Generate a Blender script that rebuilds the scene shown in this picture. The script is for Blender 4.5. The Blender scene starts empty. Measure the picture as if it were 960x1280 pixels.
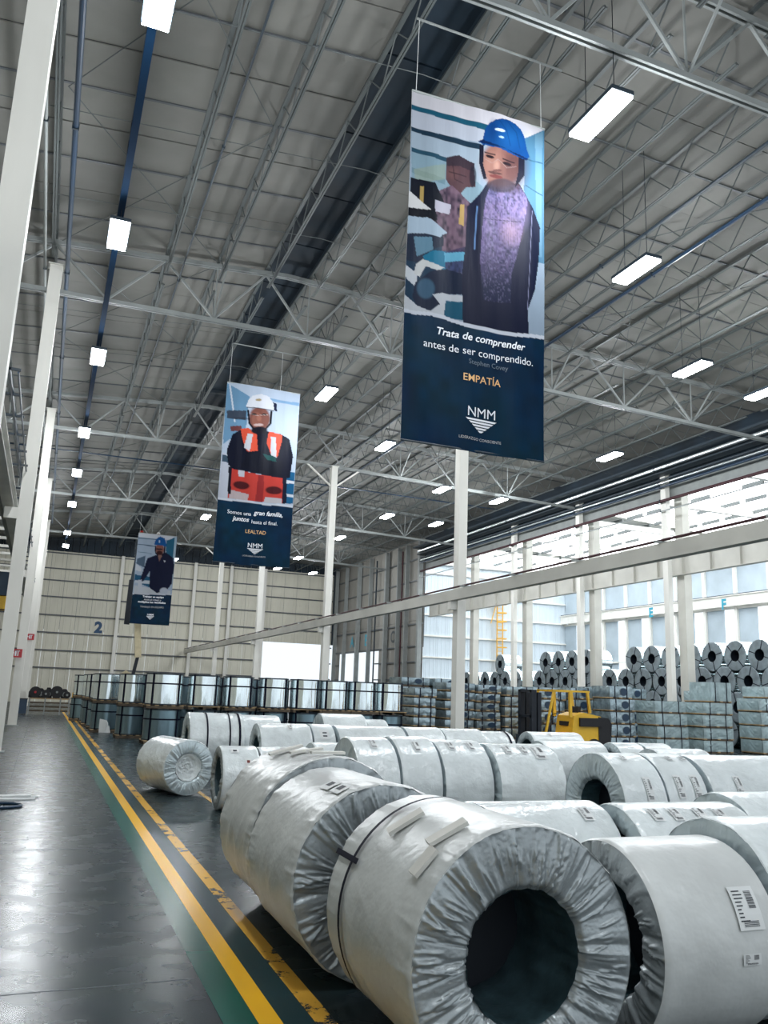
import bpy, bmesh, math, random
import numpy as np
from mathutils import Vector, Matrix
R_ = random.Random(7)
PI = math.pi
COL = bpy.context.scene.collection
SC = bpy.context.scene

# ------------------------------------------------------------------ camera, world, light, exposure
SC.view_settings.view_transform = 'Standard'
SC.view_settings.look = 'None'
SC.view_settings.gamma = 1.0
SC.view_settings.use_curve_mapping = False
SC.view_settings.exposure = 0.0

cam_d = bpy.data.cameras.new('camera')
cam = bpy.data.objects.new('camera', cam_d)
COL.objects.link(cam)
F_PX, PITCH, YAW, ROLL = 1049.587, 0.21319455, 0.37167279, -0.03764871
cam_d.sensor_fit = 'VERTICAL'
cam_d.sensor_height = 32.0
cam_d.sensor_width = 24.0
cam_d.lens = F_PX / 1280.0 * 32.0
cam_d.clip_start = 0.05
cam_d.clip_end = 400
_f = Vector((math.sin(YAW) * math.cos(PITCH), math.cos(YAW) * math.cos(PITCH), math.sin(PITCH)))
_r = Vector((math.cos(YAW), -math.sin(YAW), 0))
_d = _f.cross(_r)
r2 = math.cos(ROLL) * _r + math.sin(ROLL) * _d
d2 = -math.sin(ROLL) * _r + math.cos(ROLL) * _d
cam.matrix_world = Matrix(((r2.x, -d2.x, -_f.x, 0), (r2.y, -d2.y, -_f.y, 0), (r2.z, -d2.z, -_f.z, 1.8), (0, 0, 0, 1)))
SC.camera = cam

world = bpy.data.worlds.new('overcast_sky')
SC.world = world
world.use_nodes = True
world.node_tree.nodes['Background'].inputs[0].default_value = (0.86, 0.94, 1.0, 1)
world.node_tree.nodes['Background'].inputs[1].default_value = 1.15
LAMP_W = 500.0          # point light power of one high-bay lamp
SKYLIGHT = 4.6          # brightness of daylight through the translucent roof sheets

# ------------------------------------------------------------------ helpers
def tag(o, label=None, cat=None, group=None, kind=None):
    if label: o['label'] = label
    if cat: o['category'] = cat
    if group: o['group'] = group
    if kind: o['kind'] = kind
    return o

def empty(name, loc=(0, 0, 0), rz=0.0, label=None, cat=None, group=None, kind=None):
    o = bpy.data.objects.new(name, None)
    o.empty_display_size = 0.2
    o.location = loc
    o.rotation_euler = (0, 0, rz)
    COL.objects.link(o)
    return tag(o, label, cat, group, kind)

KIDS = {}
def link(name, me, parent=None, loc=(0, 0, 0)):
    o = bpy.data.objects.new(name, me)
    o.location = loc
    COL.objects.link(o)
    if parent is not None:
        o.parent = parent
        KIDS.setdefault(parent.name, []).append(o)
    return o

def copy_tree(o, parent=None):
    c = o.copy()
    COL.objects.link(c)
    if parent is not None:
        c.parent = parent
        KIDS.setdefault(parent.name, []).append(c)
    for k in list(KIDS.get(o.name, [])):
        copy_tree(k, c)
    return c

class MB:
    def __init__(s):
        s.v = []; s.f = []; s.m = []; s.cur = 0
    def quad(s, a, b, c, d):
        n = len(s.v); s.v += [a, b, c, d]; s.f.append((n, n + 1, n + 2, n + 3)); s.m.append(s.cur)
    def box(s, a, b):
        x0, y0, z0 = a; x1, y1, z1 = b
        n = len(s.v)
        s.v += [(x0, y0, z0), (x1, y0, z0), (x1, y1, z0), (x0, y1, z0), (x0, y0, z1), (x1, y0, z1), (x1, y1, z1), (x0, y1, z1)]
        for q in ((0, 3, 2, 1), (4, 5, 6, 7), (0, 1, 5, 4), (1, 2, 6, 5), (2, 3, 7, 6), (3, 0, 4, 7)):
            s.f.append(tuple(n + i for i in q)); s.m.append(s.cur)
        return s
    def bar(s, p, q, w, h=None, up=(0, 0, 1)):
        h = h or w
        p = Vector(p); q = Vector(q); d = (q - p).normalized()
        u = Vector(up)
        if abs(d.dot(u)) > 0.99: u = Vector((0, 1, 0))
        a = d.cross(u).normalized() * (w / 2); b = a.cross(d).normalized() * (h / 2)
        n = len(s.v)
        for c in (p, q):
            for sa, sb in ((-1, -1), (1, -1), (1, 1), (-1, 1)):
                s.v.append(tuple(c + a * sa + b * sb))
        for t in ((0, 1, 5, 4), (1, 2, 6, 5), (2, 3, 7, 6), (3, 0, 4, 7), (0, 3, 2, 1), (4, 5, 6, 7)):
            s.f.append(tuple(n + i for i in t)); s.m.append(s.cur)
        return s
    def tube(s, pts, r, k=10, cap=True):
        pts = [Vector(p) for p in pts]
        rr = r if isinstance(r, (list, tuple)) else [r] * len(pts)
        base = len(s.v)
        for i, p in enumerate(pts):
            d = (pts[min(i + 1, len(pts) - 1)] - pts[max(i - 1, 0)]).normalized()
            u = Vector((0, 0, 1)) if abs(d.z) < 0.9 else Vector((1, 0, 0))
            a = d.cross(u).normalized(); b = a.cross(d)
            for j in range(k):
                t = 2 * PI * j / k
                s.v.append(tuple(p + (a * math.cos(t) + b * math.sin(t)) * rr[i]))
        for i in range(len(pts) - 1):
            for j in range(k):
                j2 = (j + 1) % k
                s.f.append((base + i * k + j, base + i * k + j2, base + (i + 1) * k + j2, base + (i + 1) * k + j)); s.m.append(s.cur)
        if cap:
            s.f.append(tuple(base + j for j in range(k))); s.m.append(s.cur)
            s.f.append(tuple(base + (len(pts) - 1) * k + j for j in range(k - 1, -1, -1))); s.m.append(s.cur)
        return s
    def lathe(s, prof, k=48, axis='z', closed=False):
        base = len(s.v); n = len(prof)
        for j in range(k):
            t = 2 * PI * j / k
            for r, h in prof:
                if axis == 'z': s.v.append((r * math.cos(t), r * math.sin(t), h))
                elif axis == 'x': s.v.append((h, r * math.cos(t), r * math.sin(t)))
                else: s.v.append((r * math.cos(t), h, r * math.sin(t)))
        m = n if closed else n - 1
        for j in range(k):
            j2 = (j + 1) % k
            for i in range(m):
                i2 = (i + 1) % n
                s.f.append((base + j * n + i, base + j2 * n + i, base + j2 * n + i2, base + j * n + i2)); s.m.append(s.cur)
        return s
    def grid(s, P, closed_u=False):
        # P: array (nu, nv, 3)
        nu, nv = P.shape[:2]; base = len(s.v)
        s.v += [tuple(p) for p in P.reshape(-1, 3).tolist()]
        for i in range(nu if closed_u else nu - 1):
            i2 = (i + 1) % nu
            for j in range(nv - 1):
                s.f.append((base + i * nv + j, base + i2 * nv + j, base + i2 * nv + j + 1, base + i * nv + j + 1)); s.m.append(s.cur)
        return s
    def prism(s, poly, z0, z1, plane='xy'):
        n = len(poly); base = len(s.v)
        for z in (z0, z1):
            for a, b in poly:
                s.v.append((a, b, z) if plane == 'xy' else ((a, z, b) if plane == 'xz' else (z, a, b)))
        s.f.append(tuple(base + i for i in range(n))[::-1]); s.m.append(s.cur)
        s.f.append(tuple(base + n + i for i in range(n))); s.m.append(s.cur)
        for i in range(n):
            j = (i + 1) % n
            s.f.append((base + i, base + j, base + n + j, base + n + i)); s.m.append(s.cur)
        return s
    def mesh(s, name, mats, smooth=False):
        me = bpy.data.meshes.new(name)
        me.from_pydata(s.v, [], s.f)
        for m in (mats if isinstance(mats, (list, tuple)) else [mats]): me.materials.append(m)
        if max(s.m, default=0) > 0: me.polygons.foreach_set('material_index', s.m)
        if smooth: me.polygons.foreach_set('use_smooth', [True] * len(me.polygons))
        bm = bmesh.new(); bm.from_mesh(me); bmesh.ops.recalc_face_normals(bm, faces=bm.faces); bm.to_mesh(me); bm.free()
        me.update()
        return me
    def build(s, name, mats, parent=None, smooth=False, loc=(0, 0, 0)):
        return link(name, s.mesh(name, mats, smooth), parent, loc)

# ------------------------------------------------------------------ materials
def mat(name, col, rough=0.6, metal=0.0, var=0.0, vscale=3.0, bump=0.0, bscale=20.0, stretch=(1, 1, 1), spec=0.5, col2=None, coords='Object', detail=4.0):
    m = bpy.data.materials.new(name)
    m.use_nodes = True
    nt = m.node_tree; N = nt.nodes; L = nt.links
    b = N['Principled BSDF']
    b.inputs['Base Color'].default_value = (*col, 1)
    b.inputs['Roughness'].default_value = rough
    b.inputs['Metallic'].default_value = metal
    b.inputs['Specular IOR Level'].default_value = spec
    tc = N.new('ShaderNodeTexCoord'); mp = N.new('ShaderNodeMapping')
    L.new(tc.outputs[coords], mp.inputs[0]); mp.inputs['Scale'].default_value = stretch
    if var > 0 or col2:
        nz = N.new('ShaderNodeTexNoise'); nz.inputs['Scale'].default_value = vscale; nz.inputs['Detail'].default_value = detail
        L.new(mp.outputs[0], nz.inputs['Vector'])
        mx = N.new('ShaderNodeMix'); mx.data_type = 'RGBA'
        c2 = col2 or tuple(c * (1 - var) for c in col)
        mx.inputs['A'].default_value = (*c2, 1); mx.inputs['B'].default_value = (*(col if col2 else tuple(min(1, c * (1 + var * .6)) for c in col)), 1)
        rp = N.new('ShaderNodeMapRange'); rp.inputs['From Min'].default_value = 0.32; rp.inputs['From Max'].default_value = 0.68
        L.new(nz.outputs['Fac'], rp.inputs['Value']); L.new(rp.outputs[0], mx.inputs['Factor'])
        L.new(mx.outputs['Result'], b.inputs['Base Color'])
    if bump > 0:
        n2 = N.new('ShaderNodeTexNoise'); n2.inputs['Scale'].default_value = bscale; n2.inputs['Detail'].default_value = 3
        L.new(mp.outputs[0], n2.inputs['Vector'])
        bp = N.new('ShaderNodeBump'); bp.inputs['Strength'].default_value = bump; bp.inputs['Distance'].default_value = 0.02
        L.new(n2.outputs['Fac'], bp.inputs['Height']); L.new(bp.outputs[0], b.inputs['Normal'])
    return m

def emis(name, col, s):
    m = bpy.data.materials.new(name); m.use_nodes = True
    b = m.node_tree.nodes['Principled BSDF']
    b.inputs['Base Color'].default_value = (*[c * .8 for c in col], 1)
    b.inputs['Emission Color'].default_value = (*col, 1); b.inputs['Emission Strength'].default_value = s
    b.inputs['Roughness'].default_value = .5
    return m

M = {}
M['white_steel'] = mat('white_painted_steel', (.80, .785, .73), .5, var=.10, vscale=1.2, stretch=(1, 1, .25))
M['cream_steel'] = mat('cream_painted_steel', (.56, .55, .50), .5, var=.1, vscale=1.0)
M['grey_steel'] = mat('grey_primed_steel', (.27, .29, .285), .5, var=.12, vscale=2)
M['joist'] = mat('grey_joist_steel', (.10, .115, .115), .5)
M['dark_steel'] = mat('dark_steel', (.02, .035, .05), .5)
M['tray_blue'] = mat('blue_black_conduit', (.010, .035, .075), .35)
M['tray_matt'] = mat('matt_blue_tray', (.006, .025, .06), .9, spec=.05)
M['deck'] = mat('roof_insulation_sheet', (.215, .212, .195), .62, var=.14, vscale=.7, bump=.15, bscale=6, spec=.35)
M['deck_dark'] = mat('dark_roof_opening', (.006, .018, .032), .7, var=.5, vscale=.6)
M['beige_panel'] = mat('beige_wall_sheet', (.70, .675, .57), .6, var=.16, vscale=.5, stretch=(1, 1, .3))
M['grey_panel'] = mat('grey_wall_sheet', (.27, .26, .235), .6, var=.2, vscale=.5, stretch=(1, 1, .3))
M['girt'] = mat('wall_girt', (.10, .11, .12), .5)
M['pale_panel'] = mat('pale_blue_wall_sheet', (.60, .68, .74), .5, var=.05, vscale=.6)
M['slate_panel'] = mat('slate_wall_sheet', (.44, .52, .58), .5, var=.1, vscale=.8)
M['skylight'] = emis('daylit_translucent_sheet', (.93, .97, 1.0), SKYLIGHT)
M['translucent'] = emis('daylit_wall_sheet', (.90, .95, 1.0), 1.0)
M['lamp'] = emis('lamp_lens', (.93, .97, 1.0), 40.0)
M['wrap'] = mat('grey_white_film', (.59, .61, .605), .30, var=.14, vscale=2.2, bump=.45, bscale=7, stretch=(1, 1, 1), spec=.45)
M['wrap_cool'] = mat('pale_plastic_film', (.74, .79, .80), .22, var=.12, vscale=3.0, bump=.9, bscale=8, spec=.7)
M['film_end'] = mat('pleated_grey_film', (.33, .365, .38), .30, .4, var=.15, vscale=3, bump=.3, bscale=12, spec=.6)
M['film_end_pale'] = mat('pleated_pale_film', (.52, .60, .63), .26, .3, var=.12, vscale=3, bump=.2, bscale=14, spec=.6)
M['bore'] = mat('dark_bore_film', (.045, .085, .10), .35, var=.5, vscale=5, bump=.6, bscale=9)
M['strap'] = mat('navy_strap', (.004, .005, .018), .6, spec=.15)
M['foam'] = mat('cream_foam_strip', (.62, .61, .57), .7, var=.06)
M['paper'] = mat('white_paper_tag', (.70, .72, .72), .6)
M['ink'] = mat('black_print', (.03, .035, .045), .6)
M['red_ink'] = mat('red_brown_print', (.18, .03, .02), .6)
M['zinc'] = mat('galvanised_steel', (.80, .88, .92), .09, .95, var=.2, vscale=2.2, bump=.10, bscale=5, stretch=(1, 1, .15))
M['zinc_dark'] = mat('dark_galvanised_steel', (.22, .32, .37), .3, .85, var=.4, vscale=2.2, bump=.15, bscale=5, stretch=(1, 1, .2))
M['zinc_end'] = mat('coil_end_laps', (.24, .29, .32), .4, .4, var=.25, vscale=4)
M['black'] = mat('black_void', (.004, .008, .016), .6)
M['wood'] = mat('pallet_wood', (.42, .29, .15), .75, var=.3, vscale=4, stretch=(4, 1, 4))
M['wood_dark'] = mat('dark_pallet_wood', (.10, .075, .05), .8, var=.3, vscale=4)
M['pack_wrap'] = mat('teal_grey_pack_wrap', (.33, .43, .45), .33, var=.25, vscale=3, bump=.5, bscale=8, spec=.6)
M['pack_wrap2'] = mat('silver_pack_wrap', (.36, .45, .49), .22, .6, var=.45, vscale=4, bump=1.0, bscale=6)
M['yellow'] = mat('yellow_machine_paint', (.78, .46, .03), .4, var=.08)
M['orange'] = mat('ladder_orange', (.80, .46, .07), .5)
M['rubber'] = mat('black_rubber', (.012, .012, .015), .7)
M['red_pipe'] = mat('maroon_pipe', (.05, .01, .015), .6)
M['duct'] = mat('bright_galvanised_duct', (.62, .66, .68), .3, .7)
M['cyan'] = mat('cyan_letter_paint', (.02, .30, .42), .5)
M['navy'] = mat('navy_letter_paint', (.008, .06, .15), .5)
M['ink_grey'] = mat('faded_black_letter', (.05, .06, .07), .5)
M['red'] = mat('sign_red', (.45, .02, .03), .5)
M['boom'] = mat('cream_boom_paint', (.58, .50, .32), .45, var=.15)
M['skin'] = mat('skin', (.32, .18, .12), .5)
M['cloth_navy'] = mat('navy_cloth', (.012, .02, .05), .8)
M['hat_white'] = mat('white_helmet', (.7, .7, .7), .3)
M['hat_red'] = mat('red_helmet', (.4, .02, .02), .35)

def floor_mat():
    m = bpy.data.materials.new('polished_concrete'); m.use_nodes = True
    nt = m.node_tree; N = nt.nodes; L = nt.links; b = N['Principled BSDF']
    tc = N.new('ShaderNodeTexCoord')
    n1 = N.new('ShaderNodeTexNoise'); n1.inputs['Scale'].default_value = .45; n1.inputs['Detail'].default_value = 7; n1.inputs['Roughness'].default_value = .62
    n2 = N.new('ShaderNodeTexNoise'); n2.inputs['Scale'].default_value = 3.0; n2.inputs['Detail'].default_value = 8
    L.new(tc.outputs['Object'], n1.inputs['Vector']); L.new(tc.outputs['Object'], n2.inputs['Vector'])
    cr = N.new('ShaderNodeValToRGB'); cr.color_ramp.elements[0].position = .33; cr.color_ramp.elements[1].position = .7
    cr.color_ramp.elements[0].color = (.012, .025, .031, 1); cr.color_ramp.elements[1].color = (.036, .052, .057, 1)
    L.new(n1.outputs['Fac'], cr.inputs['Fac'])
    mx = N.new('ShaderNodeMix'); mx.data_type = 'RGBA'; mx.blend_type = 'MULTIPLY'; mx.inputs['Factor'].default_value = .35
    L.new(cr.outputs['Color'], mx.inputs['A']); L.new(n2.outputs['Color'], mx.inputs['B'])
    L.new(mx.outputs['Result'], b.inputs['Base Color'])
    mr = N.new('ShaderNodeMapRange'); mr.inputs['To Min'].default_value = .17; mr.inputs['To Max'].default_value = .36
    L.new(n2.outputs['Fac'], mr.inputs['Value']); L.new(mr.outputs[0], b.inputs['Roughness']); b.inputs['Specular IOR Level'].default_value = .09
    bp = N.new('ShaderNodeBump'); bp.inputs['Strength'].default_value = .02; bp.inputs['Distance'].default_value = .01
    L.new(n1.outputs['Fac'], bp.inputs['Height']); L.new(bp.outputs[0], b.inputs['Normal'])
    return m
M['floor'] = floor_mat()

def paint_mat(name, col, thr, under=(.02, .03, .035)):
    m = bpy.data.materials.new(name); m.use_nodes = True
    nt = m.node_tree; N = nt.nodes; L = nt.links; b = N['Principled BSDF']
    tc = N.new('ShaderNodeTexCoord')
    n1 = N.new('ShaderNodeTexNoise'); n1.inputs['Scale'].default_value = 7; n1.inputs['Detail'].default_value = 8; n1.inputs['Roughness'].default_value = .7
    n2 = N.new('ShaderNodeTexNoise'); n2.inputs['Scale'].default_value = 1.1; n2.inputs['Detail'].default_value = 3
    L.new(tc.outputs['Object'], n1.inputs['Vector']); L.new(tc.outputs['Object'], n2.inputs['Vector'])
    ad = N.new('ShaderNodeMath'); ad.operation = 'ADD'; L.new(n1.outputs['Fac'], ad.inputs[0]); L.new(n2.outputs['Fac'], ad.inputs[1])
    cr = N.new('ShaderNodeValToRGB'); cr.color_ramp.elements[0].position = 0; cr.color_ramp.elements[1].position = 1
    mr = N.new('ShaderNodeMapRange'); mr.inputs['From Min'].default_value = thr; mr.inputs['From Max'].default_value = thr + .05
    L.new(ad.outputs[0], mr.inputs['Value'])
    cr.color_ramp.elements[0].color = (*col, 1); cr.color_ramp.elements[1].color = (*under, 1)
    L.new(mr.outputs[0], cr.inputs['Fac']); L.new(cr.outputs['Color'], b.inputs['Base Color'])
    b.inputs['Roughness'].default_value = .25; b.inputs['Specular IOR Level'].default_value = .1
    return m
M['line1'] = paint_mat('yellow_floor_paint', (.90, .48, .02), 1.22)
M['line2'] = paint_mat('worn_yellow_floor_paint', (.70, .38, .05), 1.05)
M['green'] = paint_mat('green_floor_paint', (.002, .085, .062), 1.25)
M['navyfloor'] = paint_mat('navy_floor_paint', (.008, .035, .045), 1.2)

# ------------------------------------------------------------------ setting: floor
ROWS = [-3.75, 10.15, 24.1, 38.0, 51.9, 65.8]
BACK = 79.7
fl = MB().box((-16, -14, -.2), (46, 82, 0)).build('floor', M['floor'])
tag(fl, kind='structure')
def strip(name, x0, x1, y0, y1, m, z=.003, n=40):
    b = MB(); P = np.zeros((2, n, 3)); ys = np.linspace(y0, y1, n)
    P[0, :, 0] = x0; P[1, :, 0] = x1; P[:, :, 1] = ys; P[:, :, 2] = z
    return b.grid(P).build(name, m, fl)
strip('green_line', 1.13, 1.32, -6, 42, M['green'], .002)
strip('yellow_line', 1.315, 1.445, -6, 60, M['line1'], .004)
strip('navy_line', 1.445, 1.62, -6, 60, M['navyfloor'], .002)
strip('yellow_line', 1.62, 1.735, -6, 60, M['line2'], .004)
strip('yellow_line', 2.72, 2.80, 11.6, 17.0, M['line2'], .004)
for k in range(12):                                         # sawn joints of the slab
    y = 1.2 + k * 4.6
    MB().box((-16, y, .0006), (46, y + .012, .0012)).build('slab_joint', M['dark_steel'], fl)
for x in (-.35, 12.1, 26.3):
    MB().box((x, -14, .0006), (x + .012, 80, .0012)).build('slab_joint', M['dark_steel'], fl)

# ------------------------------------------------------------------ setting: roof
def zt(x):   # top chord height of the trusses (shallow ridge at x = 5.8)
    return 14.65 - (.072 * (5.8 - x) if x < 5.8 else .0 + .045 * (x - 5.8))
def zb(x):   # bottom chord height
    if x < 5: return 12.72 - .012 * (5 - x)
    if x < 10: return 12.72 - .012 * (x - 5)
    return 12.66 - .034 * (x - 10)
JX = [-10.35, -8.8, -7.25, -5.7, -4.15, -2.6, -1.05, .5, 2.05, 3.6, 5.12, 6.55, 7.95, 9.4, 10.95, 12.5, 14.05, 15.6, 17.15, 18.7, 20.25, 21.8, 23.35, 24.9]
ceiling = MB().box((-13, -13.9, 15.4), (26.6, 80, 15.5)).build('ceiling', M['dark_steel'])
tag(ceiling, kind='structure')
def sloped(name, x0, x1, y0, y1, dz, th, m, parent, nx=5):
    P = np.zeros((nx, 2, 3)); xs = np.linspace(x0, x1, nx)
    b = MB()
    for z_ in (0, th):
        for j, y in enumerate((y0, y1)):
            P[:, j, 0] = xs; P[:, j, 1] = y; P[:, j, 2] = [zt(x) + dz + z_ for x in xs]
        b.grid(P.copy())
    for j, y in enumerate((y0, y1)):
        Q = np.zeros((nx, 2, 3)); Q[:, :, 0] = xs[:, None]; Q[:, :, 1] = y
        Q[:, 0, 2] = [zt(x) + dz for x in xs]; Q[:, 1, 2] = [zt(x) + dz + th for x in xs]
        b.grid(Q)
    return b.build(name, m, parent)
step = 1.39
for k in range(67):                                        # every insulation sheet of the roof is a piece of its own
    y0 = -13.4 + k * step
    jz = R_.uniform(-.012, .012)
    sloped('ceiling_panel', -13, 5.08, y0 + .015, y0 + step - .015, .20 + jz, .03, M['deck'], ceiling, 7)
    sloped('ceiling_panel', 6.58, 26.5, y0 + .015, y0 + step - .015, .20 - jz, .03, M['deck'], ceiling, 7)
    if k % 2 == 0:
        sloped('panel_rib', -13, 5.08, y0 - .03, y0 + .03, .165, .03, M['girt'], ceiling, 7)
        sloped('panel_rib', 6.58, 26.5, y0 - .03, y0 + .03, .165, .03, M['girt'], ceiling, 7)
# dark ridge vent strip between the two middle joists
for k in range(34):
    MB().box((5.1, -13.4 + k * 2.78, 15.05), (6.57, -13.4 + (k + 1) * 2.78 - .06, 15.1)).build('ridge_vent_panel', M['deck_dark'], ceiling)
MB().box((5.05, -13.4, 14.82), (5.1, 80, 15.4)).build('ridge_vent_side', M['deck_dark'], ceiling)
MB().box((6.57, -13.4, 14.82), (6.62, 80, 15.4)).build('ridge_vent_side', M['deck_dark'], ceiling)

# bar joists
def joist_mesh(L):
    tc = MB().box((-.045, 0, -.01), (.045, L, .05)).mesh('joist_top_chord', M['joist'])
    b = MB(); b.box((-.05, .35, -.80), (-.008, L - .35, -.77)); b.box((.008, .35, -.80), (.05, L - .35, -.77))
    b.box((-.012, .35, -.77), (-.006, L - .35, -.74)); b.box((.006, .35, -.77), (.012, L - .35, -.74))
    bc = b.mesh('joist_bottom_chord', M['joist'])
    n = 18; w = MB(); seg = (L - .7) / n; one = []
    for i in range(n):
        ya = .35 + i * seg; za, zc = ((0, -.78) if i % 2 == 0 else (-.78, 0))
        w.bar((0, ya, za), (0, ya + seg, zc), .022, .022)
    up = MB().bar((0, 0, 0), (0, seg, -.78), .022, .022).mesh('joist_web_bar', M['joist'])
    dn = MB().bar((0, 0, -.78), (0, seg, 0), .022, .022).mesh('joist_web_bar_up', M['joist'])
    return tc, bc, w.mesh('joist_web', M['joist']), up, dn, seg, n
TC, BC, WB, UP, DN, SEG, NB = joist_mesh(13.9)
for bi, y0 in enumerate([-3.75, 10.15, 24.1, 38.0, 51.9, 65.8]):
    for x in JX:
        j = bpy.data.objects.new('roof_joist', None); j.location = (x, y0, zt(x) + .12); COL.objects.link(j); j.parent = ceiling
        link('top_chord', TC, j); link('bottom_chord', BC, j)
        if bi == 1 and .4 < x < 15:
            for i in range(NB):
                link('web_bar', UP if i % 2 == 0 else DN, j, (0, .35 + i * SEG, 0))
        else:
            tag(link('web', WB, j), kind='stuff')
# lateral bridging rods, thin wind bracing in the roof plane
def rodline(name, p, q, r, m=None, parent=None):
    return MB().tube([p, q], r, 6).build(name, m or M['joist'], parent)
for y0 in ROWS:
    for t in (.25, .5, .75):
        y = y0 + 13.9 * t
        b = MB()
        xs = [-12] + [5.8, 26]
        for a, c in zip(xs[:-1], xs[1:]):
            b.tube([(a, y, zt(a) - .52), (c, y, zt(c) - .52)], .010, 5)
        b.build('bridging_rod', M['joist'], ceiling)
for y0 in ROWS:
    for (xa, xc) in ((-.9, 3.6), (14.0, 18.7)):
        for s in (0, 1):
            ya, yb = (y0, y0 + 7) if s == 0 else (y0 + 7, y0)
            rodline('wind_brace', (xa, ya, zt(xa) + .05), (xc, yb, zt(xc) + .05), .013, M['joist'], ceiling)
            ya, yb = (y0 + 7, y0 + 13.9) if s == 0 else (y0 + 13.9, y0 + 7)
            rodline('wind_brace', (xa, ya, zt(xa) + .05), (xc, yb, zt(xc) + .05), .013, M['joist'], ceiling)

# roof trusses, one object per bay line
ORD = ['nearest', 'second', 'third', 'fourth', 'fifth']
def truss(y, label):
    t = empty('roof_truss', (0, y, 0), 0, label, 'truss', 'roof trusses across the hall')
    xs = [-12.5] + [x for x in (-.95, 5.8, 12.2, 19, 26)]
    for s, name, wd in ((zt, 'top_chord', .13), (zb, 'bottom_chord', .12)):
        b = MB()
        for a, c in zip(xs[:-1], xs[1:]):
            for o in (-.055, .055):
                b.bar((a, o, s(a)), (c, o, s(c)), .05, wd)
        b.build(name, M['grey_steel'], t)
    nodes = JX[:]
    for i in range(0, len(nodes) - 2, 2):
        a, m_, c = nodes[i], nodes[i + 1], nodes[i + 2]
        MB().bar((a, 0, zt(a) - .05), (m_, 0, zb(m_) + .05), .06, .06).build('diagonal', M['grey_steel'], t)
        MB().bar((m_, 0, zb(m_) + .05), (c, 0, zt(c) - .05), .06, .06).build('diagonal', M['grey_steel'], t)
        MB().bar((m_, 0, zb(m_) + .05), (m_, 0, zt(m_) - .05), .035, .035).build('vertical', M['grey_steel'], t)
        if i % 4 == 0:      # knee braces up to the joists on both sides
            MB().bar((m_, 0, zb(m_)), (m_ + .1, 1.15, zt(m_) - .5), .045, .045).build('knee_brace', M['grey_steel'], t)
            MB().bar((m_, 0, zb(m_)), (m_ + .1, -1.15, zt(m_) - .5), .045, .045).build('knee_brace', M['grey_steel'], t)
    return t
TL = ['grey roof truss nearest the camera, crossing above the largest banner',
      'grey roof truss joined to the column that the largest banner hides, behind that banner',
      'grey roof truss crossing just behind the middle banner',
      'grey roof truss second from the far wall in front of the smallest banner',
      'grey roof truss last before the far wall']
for y, l in zip(ROWS[1:], TL): truss(y, l)

# ------------------------------------------------------------------ setting: back wall
def wall_sheet_mesh(w, h, m, ribs=1, rib=.02):
    # cladding sheet in the xz plane facing -y, with raised ribs
    b = MB(); b.box((0, 0, 0), (w - .02, .03, h))
    for i in range(ribs):
        x = (i + .5) * w / ribs
        b.prism([(x - .04, 0), (x - .02, -rib), (x + .02, -rib), (x + .04, 0)], 0, h, 'xy')
    return b.mesh('wall_sheet', m)
wall_back = MB().box((-13, BACK + .25, 6.3), (27, BACK + .3, 15.4)).build('wall_back', M['dark_steel'])
tag(wall_back, kind='structure')
SH = {}
def sheet(w, h, m, ribs=1):
    k = (round(w, 3), round(h, 2), m.name, ribs)
    if k not in SH: SH[k] = wall_sheet_mesh(w, h, m, ribs)
    return SH[k]
nP = 31; pw = 39.0 / nP
for i in range(nP):
    x = -13 + i * pw
    z0 = 6.3 if (x + pw / 2 > 18.7 and x + pw / 2 < 25.4) else 0
    for (a, b_) in ((z0, 7.5), (7.5, 14.6)):
        link('wall_panel', sheet(pw, round(b_ - a - .015, 3), M['beige_panel'], 2), wall_back, (x, BACK, a))
for z in (2.95, 4.45, 5.97, 7.5, 9.1, 10.55, 11.6, 13.0):
    if z < 6.2: spans = ((-13, 18.7), (25.4, 26))
    else: spans = ((-13, 26),)
    for a, c in spans:
        b = MB(); b.box((a, BACK - .16, z - .04), (c, BACK - .14, z + .06)); b.box((a, BACK - .16, z + .05), (c, BACK - .02, z + .07))
        b.build('girt', M['girt'], wall_back)
for x in (-6.0, 5.6, 12.2, 15.6, 18.9, 25.6):
    b = MB(); b.box((x - .14, BACK - .42, 0), (x + .14, BACK - .40, 13.2)); b.box((x - .14, BACK - .2, 0), (x + .14, BACK - .18, 13.2)); b.box((x - .015, BACK - .41, 0), (x + .015, BACK - .19, 13.2))
    b.build('wall_column', M['white_steel'], wall_back)
MB().box((-13, BACK - .02, 13.2), (26.6, BACK, 15.4)).build('gable_panel', M['deck_dark'], wall_back)

def text_data(s, bold=0.0, shear=0.0):
    cu = bpy.data.curves.new('lettering', 'FONT'); cu.body = s; cu.size = 1.0; cu.offset = bold; cu.shear = shear; cu.resolution_u = 3
    o = bpy.data.objects.new('lettering_tmp', cu); COL.objects.link(o)
    bpy.context.view_layer.update()
    me = bpy.data.meshes.new_from_object(o.evaluated_get(bpy.context.evaluated_depsgraph_get()))
    co = np.array([v.co[:2] for v in me.vertices]); fs = [tuple(p.vertices) for p in me.polygons]
    bpy.data.objects.remove(o); bpy.data.curves.remove(cu); bpy.data.meshes.remove(me)
    co -= co.min(0)
    return co, fs
def letter_obj(s, h, m, parent, origin, ux, uz, name='lettering', bold=.03, th=.02):
    co, fs = text_data(s, bold)
    k = h / co[:, 1].max()
    o = Vector(origin); ux = Vector(ux); uz = Vector(uz); n = ux.cross(uz)
    b = MB(); b.v = [tuple(o + ux * (x * k) + uz * (y * k)) for x, y in co]; b.f = list(fs); b.m = [0] * len(fs)
    return b.build(name, m, parent)
letter_obj('2', 1.05, M['navy'], wall_back, (3.75, BACK - .05, 6.15), (1, 0, 0), (0, 0, 1), bold=.05)

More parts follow.
